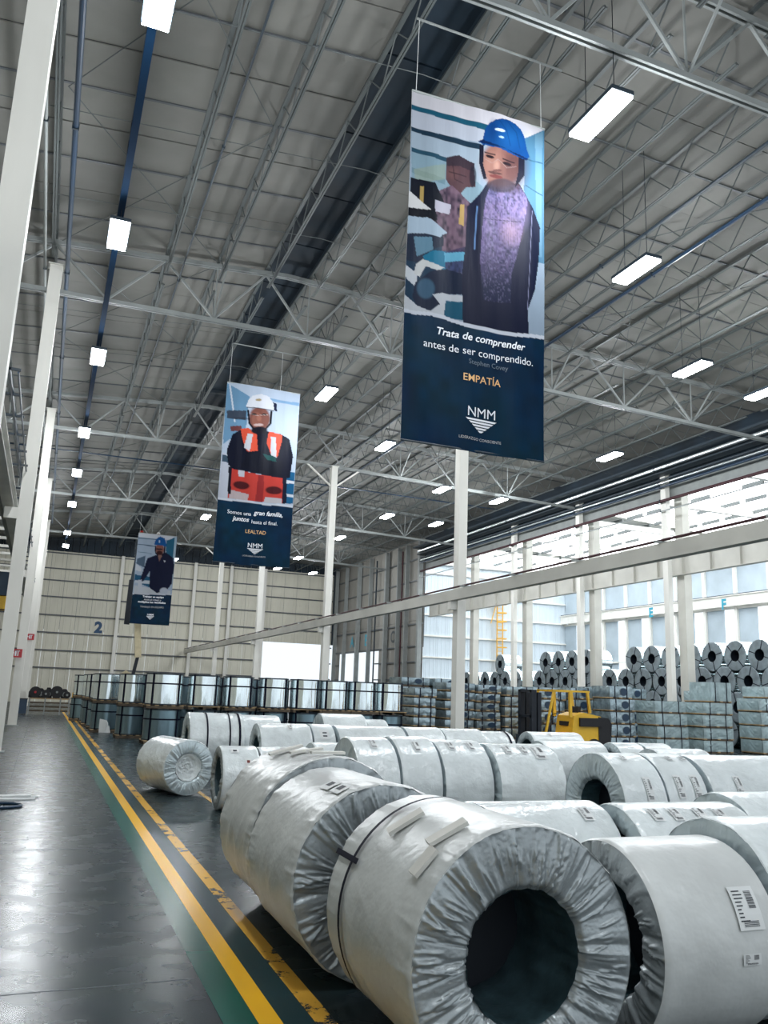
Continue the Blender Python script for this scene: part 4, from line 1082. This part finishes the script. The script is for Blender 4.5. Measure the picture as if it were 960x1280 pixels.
cfg = [(.585, .97, M['zinc']), (.51, .97, M['zinc']), (.585, .95, M['zinc_dark']), (.51, .95, M['zinc_dark'])]
def put_silver(kind, x, y, z, rz, label, group):
    if protoS[kind] is None:
        r, h, m = cfg[kind]; o = protoS[kind] = silver_coil(r, h, kind + 3, m)
    else: o = copy_tree(protoS[kind])
    o.location = (x, y, z); o.rotation_euler = (0, 0, rz)
    return tag(o, label, 'coil', group)
fx = [3.68, 4.93, 6.08, 7.27, 8.38, 9.42, 10.45, 11.5]
nth = ['first', 'second', 'third', 'fourth', 'fifth', 'sixth', 'seventh', 'eighth']
for i, x in enumerate(fx):
    big = i == 0
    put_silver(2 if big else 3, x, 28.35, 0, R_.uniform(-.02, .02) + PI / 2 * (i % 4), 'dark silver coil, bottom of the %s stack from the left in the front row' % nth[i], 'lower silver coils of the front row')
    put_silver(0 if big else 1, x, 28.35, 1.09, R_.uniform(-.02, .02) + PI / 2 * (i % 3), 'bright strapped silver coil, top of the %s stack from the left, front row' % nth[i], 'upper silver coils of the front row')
rear = [(3.0, 31.2), (4.4, 30.6), (5.6, 30.8), (6.8, 30.6), (8.0, 30.8), (9.2, 30.6), (10.4, 30.8)]
for i, (x, y) in enumerate(rear):
    put_silver(3, x, y, 0, .02, 'silver coil on the floor behind the %s gap of the front row' % nth[i], 'lower silver coils behind the front row')
    put_silver(3 if i % 2 else 1, x, y, 1.07, PI / 2 * i, 'upper silver coil behind the %s gap of the front row' % nth[i], 'upper silver coils behind the front row')
side = [(2.42, 34.6), (3.66, 34.4), (2.40, 36.9), (3.66, 36.8), (2.3, 39.3), (2.25, 41.6), (1.95, 44.3), (3.2, 44.4), (4.8, 34.6), (6.2, 34.8)]
sl = ['nearest the yellow lines, with a torn white wrap below', 'second from the yellow lines', 'in the second rank beside the yellow lines', 'in the second rank further in', 'in the third rank beside the yellow lines',
      'in the fourth rank beside the yellow lines', 'farthest back by the yellow lines', 'farthest back, one place in', 'of the first rank behind the tall first stack', 'of the first rank further right']
for i, (x, y) in enumerate(side):
    put_silver(3 if i % 2 else 2, x, y, 0, PI / 2 * i, 'dark lower silver coil, left group, ' + sl[i], 'lower silver coils of the left group')
    if i not in (6, 7): put_silver(1 if i % 3 else 0, x, y, 1.08, PI / 2 * i, 'upper silver coil, left group, ' + sl[i].split(',')[0], 'upper silver coils of the left group')
    else: put_silver(1, x, y, 1.07, 0, 'pale strapped upper silver coil, left group, ' + sl[i], 'upper silver coils of the left group')
pg = MB().grid(np.array([[[.0, 0, 0], [.0, .1, .5]], [[.2, -.02, 0], [.25, .05, .45]], [[.42, 0, 0], [.35, .1, .3]]])).build("torn_wrap", M["paper"])
pg.location = (2.15, 33.95, 0); tag(pg, 'torn white wrapping lying against the foot of the left silver coil', 'wrapping')

# ------------------------------------------------------------------ wrapped sheet packs on pallets
def sheet_pack(w, d, h, seed, m, rich=True):
    e = empty('sheet_pack'); rng = np.random.default_rng(seed)
    pal = MB()
    for yy in (-d / 2, -.05, d / 2 - .1): pal.box((-w / 2 + .03, yy, 0), (w / 2 - .03, yy + .1, .075))
    pl = pal.build('pallet', M['wood_dark'], e)
    if rich:
        for i in range(3):
            x = -w / 2 + (w - .14) * i / 2
            MB().box((x, -d / 2 - .02, .04), (x + .14, d / 2, .08)).build('plank', M['wood'], pl)
    b = MB(); z0, z1 = .08, .08 + h; nx, nz = 14, 6
    for (sx, sy) in ((0, -1), (0, 1), (-1, 0), (1, 0)):
        P = np.zeros((nx, nz, 3))
        for i in range(nx):
            for j in range(nz):
                t = -1 + 2 * i / (nx - 1); z = z0 + (z1 - z0) * j / (nz - 1)
                o = rng.normal(0, .008) if 0 < i < nx - 1 and 0 < j < nz - 1 else 0
                bulge = .0 + .012 * math.sin(PI * j / (nz - 1))
                P[i, j] = ((t * w / 2, sy * (d / 2 + o + bulge), z) if sx == 0 else (sx * (w / 2 + o + bulge), t * d / 2, z))
        b.grid(P)
    b.quad((-w / 2, -d / 2, z1), (w / 2, -d / 2, z1), (w / 2, d / 2, z1), (-w / 2, d / 2, z1)); b.quad((-w / 2, -d / 2, z0), (-w / 2, d / 2, z0), (w / 2, d / 2, z0), (w / 2, -d / 2, z0))
    b.build('wrap', m, e, True if m is M['pack_wrap2'] else False)
    for x in ((-w * .28, w * .26) if w > .8 else (w * .1,)):
        s = MB(); s.box((x, -d / 2 - .022, .02), (x + .035, -d / 2 - .014, z1 + .01)); s.box((x, -d / 2 - .02, z1 + .002), (x + .035, d / 2, z1 + .01))
        s.build('strap', M['strap'], e)
    if m is M['pack_wrap2'] and w > .9:
        s = MB(); k = 16
        s.v = [(.12 + .16 * math.cos(2 * PI * q / k), -d / 2 - .03, z0 + h / 2 + h * .36 * math.sin(2 * PI * q / k)) for q in range(k)]; s.f = [tuple(range(k))]; s.m = [0]
        s.build('oval_emblem', M['tray_blue'], e)
    return e
packs = {}
def put_pack(w, d, h, mk, x, y, z, rz, label, group, rich=True):
    k = (w, d, h, mk, rich)
    if k not in packs: o = packs[k] = sheet_pack(w, d, h, len(packs) + 1, M[mk], rich)
    else: o = copy_tree(packs[k])
    o.location = (x, y, z); o.rotation_euler = (0, 0, rz)
    return tag(o, label, 'sheet pack', group)
lay = ['bottom', 'second', 'third', 'fourth', 'fifth', 'sixth', 'seventh', 'eighth']
def stack(x, y, w, n, h, mk, where, group, top=None, d=1.15, rich=True):
    z = 0
    for i in range(n):
        last = i == n - 1 and not top
        put_pack(w, d, h, mk, x + R_.uniform(-.05, .05), y + R_.uniform(-.03, .03), z, R_.uniform(-.03, .03), ('top' if last else lay[i] + ('' if i == 0 else ' from the floor')) + ' pack of the stack ' + where, group, rich)
        z += h + .082
    if top:
        w2, h2, dx = top
        put_pack(w2, d, h2, mk, x + dx, y, z, 0, 'tall grey pack topping the stack ' + where, group, rich)
GA = 'silver wrapped sheet packs left of the forklift'; GB = 'grey wrapped sheet packs right of the forklift'
stack(12.75, 28.6, .85, 6, .26, 'pack_wrap2', 'touching the last silver coil', GA)
stack(14.05, 28.4, 1.15, 7, .245, 'pack_wrap2', 'just left of the tall white column', GA)
stack(15.2, 28.3, .95, 7, .24, 'pack_wrap2', 'just right of the tall white column', GA)
stack(16.35, 28.1, 1.1, 6, .29, 'pack_wrap2', 'with loose film left of the forklift', GA)
stack(17.55, 28.3, 1.1, 5, .37, 'pack_wrap2', 'behind the forklift mast', GA)
stack(18.75, 29.6, 1.1, 5, .36, 'pack_wrap2', 'seen through the forklift cab', GA)
stack(19.95, 29.4, 1.05, 5, .38, 'pack_wrap2', 'right behind the forklift cab', GA)
stack(21.1, 28.3, 1.15, 4, .40, 'pack_wrap2', 'just right of the forklift', GB, top=(1.05, .42, -.1))
stack(22.85, 27.6, 1.5, 4, .40, 'pack_wrap', 'second right of the forklift', GB)
stack(24.75, 27.2, 1.45, 4, .40, 'pack_wrap', 'under the pair of columns', GB, top=(1.05, .72, .2))
stack(26.35, 29.2, 1.0, 5, .40, 'pack_wrap', 'in the gap behind the column pair', GB)
stack(27.6, 27.0, 1.75, 4, .46, 'pack_wrap', 'nearest the right edge', GB, top=(1.2, .40, .0))
for i, (x, n) in enumerate(((13.4, 7), (14.8, 7), (16.1, 6), (21.9, 5), (23.7, 5))):
    stack(x, 30.9, 1.2, n, .27 if n > 5 else .40, 'pack_wrap2', 'rear row, ' + ['behind the last silver coil', 'behind the tall column', 'behind the loose film', 'behind the second stack', 'left of the column pair'][i], 'sheet packs of the rear row', rich=False)

# ------------------------------------------------------------------ steel coils racked in the side bay
def racked_coil(seed):
    e = empty('steel_coil'); rng = np.random.default_rng(seed); r, ri, L = .665, .26, 1.35
    MB().lathe([(r, -L / 2 + .01), (r, L / 2 - .01)], 48, 'x').build('outer_lap', M['zinc'], e, True, loc=(0, 0, r))
    for s in (-1, 1): MB().lathe([(ri, s * (L / 2)), (ri + .03, s * (L / 2 + .008)), (r - .04, s * (L / 2 + .004)), (r, s * (L / 2 - .01))], 48, 'x').build('coil_end', M['zinc_end'], e, loc=(0, 0, r))
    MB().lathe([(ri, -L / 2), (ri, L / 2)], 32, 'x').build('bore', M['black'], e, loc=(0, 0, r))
    MB().lathe([(.001, -.01), (ri, -.01), (ri, .01), (.001, .01)], 24, 'x').build('bore_dark_disc', M['black'], e, loc=(0, 0, r))  # black disc gives the open bore its dark depth, not a real part
    for k in range(4):
        a = k * PI / 2 + .5 * seed + .3; c, s = math.cos(a), math.sin(a)
        MB().bar((-L / 2 - .012, c * ri, r + s * ri), (-L / 2 - .012, c * r, r + s * r), .035, .01, up=(1, 0, 0)).build('strap', M['strap'], e)
    return e
rp = [racked_coil(i) for i in range(3)]; used = [False] * 3
ylist = [27.6 + 1.42 * k for k in range(22)]
ords = 'first second third fourth fifth sixth seventh eighth ninth tenth eleventh twelfth thirteenth fourteenth fifteenth sixteenth seventeenth eighteenth nineteenth twentieth twenty-first twenty-second'.split()
tiers = [(.0, 0, 'floor'), (1.13, .71, 'second'), (2.26, 0, 'third'), (3.39, .71, 'top')]
cnt = 0
for ti, (z, dy, tn) in enumerate(tiers):
    for k, y in enumerate(ylist[:22 - (1 if dy else 0)]):
        if ti == 3 and k in (7, 8, 13, 14, 15, 17, 18, 19, 20): continue
        if ti == 2 and k in (15, 18): pass
        v = (k + ti) % 3
        if not used[v]: o = rp[v]; used[v] = True
        else: o = copy_tree(rp[v])
        o.location = (29.45, y + dy, z)
        tag(o, 'steel coil in the %s tier of the side bay pile, %s from the right' % (tn, ords[k]), 'coil', 'steel coils piled in the side bay')

# ------------------------------------------------------------------ forklift
fk = empty('forklift', (16.9, 25.9, 0), 0, 'yellow forklift with a black mast parked behind the pale coils', 'forklift')
Yw = M['yellow']
b = MB(); b.prism([(-.75, .35), (-.75, .75), (-.35, .62), (.25, .62), (.35, 1.30), (.75, 1.42), (1.45, 1.30), (1.62, 1.1), (1.62, .40)], -.52, .52, 'xz'); b.build('chassis', Yw, fk)
MB().box((.55, -.60, .95), (1.5, -.52, 1.24)).build('side_panel', M['rubber'], fk)
b = MB(); b.prism([(1.35, .3), (1.85, .45), (1.9, 1.05), (1.75, 1.25), (1.35, 1.28)], -.55, .55, 'xz'); b.build('counterweight', M['rubber'], fk)
for yy in (-.5, .5):
    MB().bar((-.78, yy, .72), (-.45, yy, 2.12), .07, .07).build('front_post', Yw, fk)
    MB().bar((.25, yy, .75), (.20, yy, 2.12), .09, .08).build('front_post', Yw, fk) if False else None
    MB().bar((.22, yy, 1.25), (.20, yy, 2.12), .10, .08).build('centre_post', Yw, fk)
    MB().bar((1.02, yy, 1.40), (.92, yy, 2.12), .08, .08).build('rear_post', Yw, fk)
    MB().bar((-.5, yy, 2.13), (1.0, yy, 2.13), .07, .06).build('roof_rail', Yw, fk)
for k in range(8): MB().bar((-.48 + k * .2, -.5, 2.15), (-.48 + k * .2, .5, 2.15), .035, .03).build('roof_bar', Yw, fk)
for yy in (-.38, .38):
    MB().box((-1.30, yy - .08, .08), (-1.12, yy + .08, 2.13)).build('mast_rail', M['black'], fk)
    MB().box((-1.06, yy - .07, .2), (-.92, yy + .07, 2.05)).build('mast_rail', M['black'], fk)
    MB().box((-2.3, yy - .1, .05), (-1.34, yy + .02, .09)).build('fork', M['dark_steel'], fk)
MB().box((-1.36, -.5, .1), (-1.3, .5, .6)).build('carriage', M['dark_steel'], fk)
for z in (.5, 1.2, 2.05): MB().box((-1.3, -.42, z), (-1.12, .42, z + .08)).build('mast_crossbar', M['black'], fk)
b = MB(); b.box((.25, -.25, .95), (.7, .25, 1.45 - .35)); b.prism([(.62, 1.08), (.74, 1.08), (.84, 1.62), (.74, 1.62)], -.24, .24, 'xz'); b.build('seat', M['rubber'], fk)
w = MB(); w.lathe([(.17, -.012), (.19, 0), (.17, .012)], 20); sw = w.build('steering_wheel', M['rubber'], fk, loc=(-.12, 0, 1.28)); sw.rotation_euler = (0, -.5, 0)
MB().tube([(-.4, 0, .7), (-.15, 0, 1.26)], .03, 8).build('steering_column', M['rubber'], fk)
for (xx, yy, rr) in ((-.75, -.5, .33), (-.75, .5, .33), (1.15, -.48, .27), (1.15, .48, .27)):
    wh = MB().lathe([(rr * .5, -.1), (rr, -.1), (rr, .1), (rr * .5, .1)], 28, 'y', closed=True).build('wheel', M['rubber'], fk, loc=(xx, yy, rr))
    MB().lathe([(.01, -.08), (rr * .5, -.08), (rr * .5, .08), (.01, .08)], 20, 'y').build('hub', Yw, wh)

# ------------------------------------------------------------------ boom lift with two workers behind the farthest banner
bl = empty('boom_lift', (6.0, 63.2, 0), 0, 'cream boom lift reaching up behind the farthest banner', 'lift')
MB().box((-1.1, -1.2, .45), (1.1, 1.2, 1.0)).build('chassis', M['boom'], bl)
for (xx, yy) in ((-1, -.9), (-1, .9), (1, -.9), (1, .9)):
    MB().lathe([(.15, -.16), (.42, -.16), (.42, .16), (.15, .16)], 24, 'x', closed=True).build('wheel', M['rubber'], bl, loc=(xx, yy, .42))
b = MB(); b.prism([(-1.5, 1.0), (.9, 1.0), (.9, 1.7), (.2, 2.3), (-.6, 2.75), (-1.2, 2.3), (-1.5, 1.7)], -.5, .5, 'xz'); b.build('turret', M['boom'], bl)
MB().bar((-.1, 0, 2.3), (.15, 0, 3.9), .22, .22).build('lift_cylinder', M['black'], bl)
MB().bar((.15, 0, 3.7), (-.15, 0, 6.7), .42, .42).build('lower_boom', M['boom'], bl)
MB().bar((.0, 0, 6.5), (-.86, 0, 6.15), .26, .26).build('knuckle', M['black'], bl)
MB().bar((-.86, 0, 6.0), (-.80, 0, 9.2), .36, .30).build('upper_boom', M['black'], bl)
MB().bar((-.80, 0, 9.0), (-.60, 0, 11.0), .24, .24).build('jib', M['dark_steel'], bl)
b = MB(); b.box((-.75, -.45, 11.0), (1.2, .45, 11.06))
for z in (11.55, 12.1):
    for q in (((-.75, -.45), (1.2, -.45)), ((1.2, -.45), (1.2, .45)), ((1.2, .45), (-.75, .45)), ((-.75, .45), (-.75, -.45))): b.tube([(*q[0], z), (*q[1], z)], .02, 6)
for x in (-.75, .2, 1.2):
    for y in (-.45, .45): b.tube([(x, y, 11.05), (x, y, 12.1)], .02, 6)
b.build('basket', M['dark_steel'], bl)
def person(loc, rz, hatm, label, armup):
    e = empty('person', loc, rz, label, 'person')
    J = {'pel': (0, 0, .95, .13), 'ch': (0, -.02, 1.28, .15), 'nk': (0, -.02, 1.47, .055), 'hd': (0, -.03, 1.58, .085), 'hd2': (0, -.03, 1.70, .08)}
    for s, n in ((-1, 'l'), (1, 'r')):
        J['hip' + n] = (s * .09, 0, .9, .085); J['kn' + n] = (s * .1, -.03, .5, .06); J['an' + n] = (s * .11, 0, .1, .042); J['to' + n] = (s * .12, -.14, .05, .035)
        J['sh' + n] = (s * .19, -.02, 1.40, .06)
        if armup: J['el' + n] = (s * .25, -.2, 1.32, .042); J['wr' + n] = (s * .2, -.42, 1.42, .03); J['ha' + n] = (s * .19, -.50, 1.44, .032)
        else: J['el' + n] = (s * .27, -.05, 1.15, .042); J['wr' + n] = (s * .24, -.3, 1.08, .03); J['ha' + n] = (s * .22, -.38, 1.09, .032)
    ks = list(J); E = [('pel', 'ch'), ('ch', 'nk'), ('nk', 'hd'), ('hd', 'hd2')]
    for n in 'lr': E += [('pel', 'hip' + n), ('hip' + n, 'kn' + n), ('kn' + n, 'an' + n), ('an' + n, 'to' + n), ('ch', 'sh' + n), ('sh' + n, 'el' + n), ('el' + n, 'wr' + n), ('wr' + n, 'ha' + n)]
    me = bpy.data.meshes.new('body'); me.from_pydata([J[k][:3] for k in ks], [(ks.index(a), ks.index(c)) for a, c in E], []); me.materials.append(M['cloth_navy'])
    o = link('body', me, e); o.modifiers.new('skin', 'SKIN')
    for i, k in enumerate(ks): me.skin_vertices[0].data[i].radius = (J[k][3],) * 2
    me.skin_vertices[0].data[0].use_root = True
    ss = o.modifiers.new('smooth', 'SUBSURF'); ss.levels = 1; ss.render_levels = 1
    MB().lathe([(.001, .0), (.075, .0), (.088, .06), (.083, .12), (.05, .17), (.001, .18)], 16).build('face', M['skin'], e, True, loc=(0, -.045, 1.55))
    MB().lathe([(.15, 0), (.125, .015), (.12, .07), (.09, .13), (.001, .155)], 20).build('helmet', hatm, e, True, loc=(0, -.03, 1.68))
person((5.55, 63.15, 11.06), 0, M['hat_red'], 'person in a red helmet standing in the lift basket above the farthest banner', True)
person((6.75, 63.15, 11.06), .2, M['hat_white'], 'person in dark clothes and a pale helmet in the lift basket above the farthest banner', False)

# ------------------------------------------------------------------ yellow caged ladder, signs, rack at the far left
ld = empty('caged_ladder', (36.9, 65.5, 0), 0, 'tall orange yellow caged ladder on the pale end wall of the side bay', 'ladder')
for x in (-.28, .28): MB().box((x - .04, -.04, 0), (x + .04, .04, 10.2)).build('stile', M['orange'], ld)
for k in range(24): MB().box((-.28, -.02, 2.7 + k * .31), (.28, .02, 2.74 + k * .31)).build('rung', M['orange'], ld)
for k in range(8): MB().lathe([(.42, 4.6 + k * .75), (.46, 4.6 + k * .75), (.46, 4.68 + k * .75), (.42, 4.68 + k * .75)], 16, closed=True).build('cage_hoop', M['orange'], ld, loc=(0, -.35, 0))
MB().box((-1.4, -.5, 10.2), (.5, .1, 10.3)).build('platform', M['orange'], ld)
MB().bar((-.9, 0, 8.2), (-.3, 0, 10.2), .06, .06).build('platform_brace', M['orange'], ld)

def sign(x, y, z, label, w=.44, h=.34):
    e = empty('exit_sign', (x, y, z), 0, label, 'sign')
    MB().box((-w / 2, -.015, -h / 2), (w / 2, .015, h / 2)).build('plate', M['red'], e)
    b = MB(); b.box((-w * .12, -.018, -h * .32), (w * .02, -.016, h * .32)); b.box((w * .1, -.018, -h * .32), (w * .2, -.016, h * .32)); b.box((-w * .36, -.018, -h * .05), (-w * .18, -.016, h * .1)); b.box((-w * .12, -.018, h * .22), (w * .3, -.016, h * .32))
    b.build('door_symbol', M['txt_white'], e)
    MB().box((-.02, .015, h / 2 - .05), (.02, .10 if w < .6 else .31, h / 2 - .02)).build('bracket', M['dark_steel'], e)
sign(-1.12, 37.70, 2.87, 'red exit sign on the third column of the left row')
sign(-.93, 51.6, 4.2, 'small red exit sign on the fourth column of the left row')
sign(33.2, 65.7, 2.95, 'small red sign low on the pale end wall of the side bay', .9, .6)

rk = empty('storage_rack', (.45, 51.2, 0), 0, 'low steel rack with brown rails at the far end of the aisle', 'rack')
for x in (-1.0, -.2, .6, 1.05):
    for y in (-.5, .5): MB().box((x - .03, y - .03, 0), (x + .03, y + .03, .9)).build('post', M['grey_steel'], rk)
for z in (.2, .42, .64, .86):
    for y in (-.5, .5): MB().box((-1.05, y - .02, z - .03), (1.1, y + .02, z + .03)).build('rail', M['wood_dark'] if z < .8 else M['wood'], rk)
MB().box((-1.05, -.5, .86), (1.1, .5, .9)).build('deck', M['wood_dark'], rk)
for i, (x, r_, l) in enumerate(((-.75, .30, 'leftmost, with a red cap'), (-.2, .22, 'second from the left'), (.36, .33, 'large one in the middle'), (.90, .19, 'small one at the right end'))):
    e = empty('machine_roll', (.45 + x, 51.1, .9), 0, 'dark machine roll lying on the low rack, ' + l, 'machine part', 'dark machine rolls on the rack')
    MB().lathe([(.05, -.4), (r_, -.4), (r_, -.3), (r_ * .8, -.28), (r_ * .8, .28), (r_, .3), (r_, .4), (.05, .4)], 24, 'y', closed=True).build('drum', M['rubber'], e, loc=(0, 0, r_))
    MB().lathe([(.001, -.5), (.06, -.5), (.06, .5), (.001, .5)], 12, 'y').build('shaft', M['grey_steel'] if i else M['red'], e, loc=(0, 0, r_))
for i in range(5):
    e = empty('machine_block', (-.45 + i * .42, 51.45, .9), 0, 'dark machine block on the low rack behind the rolls, %s from the left' % ['first', 'second', 'third', 'fourth', 'fifth'][i], 'machine part', 'dark machine blocks on the rack')
    b = MB(); b.prism([(-.19, 0), (.19, 0), (.19, .34 + .07 * (i % 2)), (.08, .46 + .05 * (i % 3)), (-.1, .46 + .05 * (i % 3)), (-.19, .3)], -.04, .04 + 0, 'xz'); b.build('casing', M['rubber'], e)
    MB().lathe([(.02, .04), (.13, .04), (.13, .0), (.02, .0)], 12, 'y', closed=True).build('flange', M['grey_steel'], e, loc=(0, -.08, .2))
for i, (x, w_, h_, l) in enumerate(((-1.15, .5, .8, 'beside the left columns'), (1.95, .45, .55, 'right of the rack'))):
    e = empty('tool_crate', (.45 + x - .2, 50.9, 0), 0, 'dark crate on the floor at the end of the aisle, ' + l, 'crate')
    MB().box((-w_ / 2, -.3, .04), (w_ / 2, .3, h_)).build('box', M['tray_blue'], e); MB().box((-w_ / 2 - .02, -.32, h_), (w_ / 2 + .02, .32, h_ + .04)).build('lid', M['rubber'], e)
    for q in (-1, 1): MB().box((q * w_ * .4 - .03, -.3, 0), (q * w_ * .4 + .03, .3, .04)).build('skid', M['wood_dark'], e)
for i in range(4):
    e = empty('guard_rail', (2.25, 52 + i * 4.4, 0), 0, 'yellow guard rail beyond the left silver coils, %s one' % ['nearest', 'second', 'third', 'farthest'][i], 'barrier', 'yellow guard rails at the end of the aisle')
    for y in (0, 3.6): MB().box((-.06, y, 0), (.06, y + .12, 1.05)).build('post', Yw, e)
    for z in (.45, .85): MB().box((-.03, 0, z), (.03, 3.72, z + .12)).build('rail', Yw, e)
ho = empty('overhead_hoist', (-2.2, 38, 4.6), 0, 'navy and yellow hoist trolley under the left runway behind the columns', 'hoist')
MB().box((-.9, -.6, .55), (.45, .6, 1.5)).build('motor_box', M['tray_blue'], ho)
MB().box((-.9, -.55, .0), (.45, .55, .52)).build('drum_box', Yw, ho)
MB().box((-.1, -.05, 1.5), (.0, .05, 1.78)).build('hanger', M['dark_steel'], ho)

# boards and hose ring on the floor at the left
hs = MB(); rg = []
for q in range(49):
    a = 2 * PI * q / 48; rg.append((.34 * math.cos(a), .26 * math.sin(a), .02))
hs.tube(rg, .02, 8, cap=False); h_ = hs.build('hose_ring', M['tray_blue'], None, True); h_.location = (-.42, 13.9, 0)
tag(h_, 'dark ring of hose on the floor at the left edge below the white boards', 'hose')
for i, (x, y, a, l_) in enumerate(((-.55, 14.65, .05, 'front one'), (-.50, 14.95, -.06, 'back one'), (-.62, 14.8, .12, 'topmost one, lying askew'))):
    o = MB().box((-.65, -.07, 0), (.65, .07, .025)).build('board', M['paper']); o.location = (x, y, .0 if i < 2 else .026); o.rotation_euler = (0, 0, a)
    tag(o, 'thin white board on the floor at the left edge, ' + l_, 'board', 'white boards on the floor')
# dark hanging cable between the middle columns
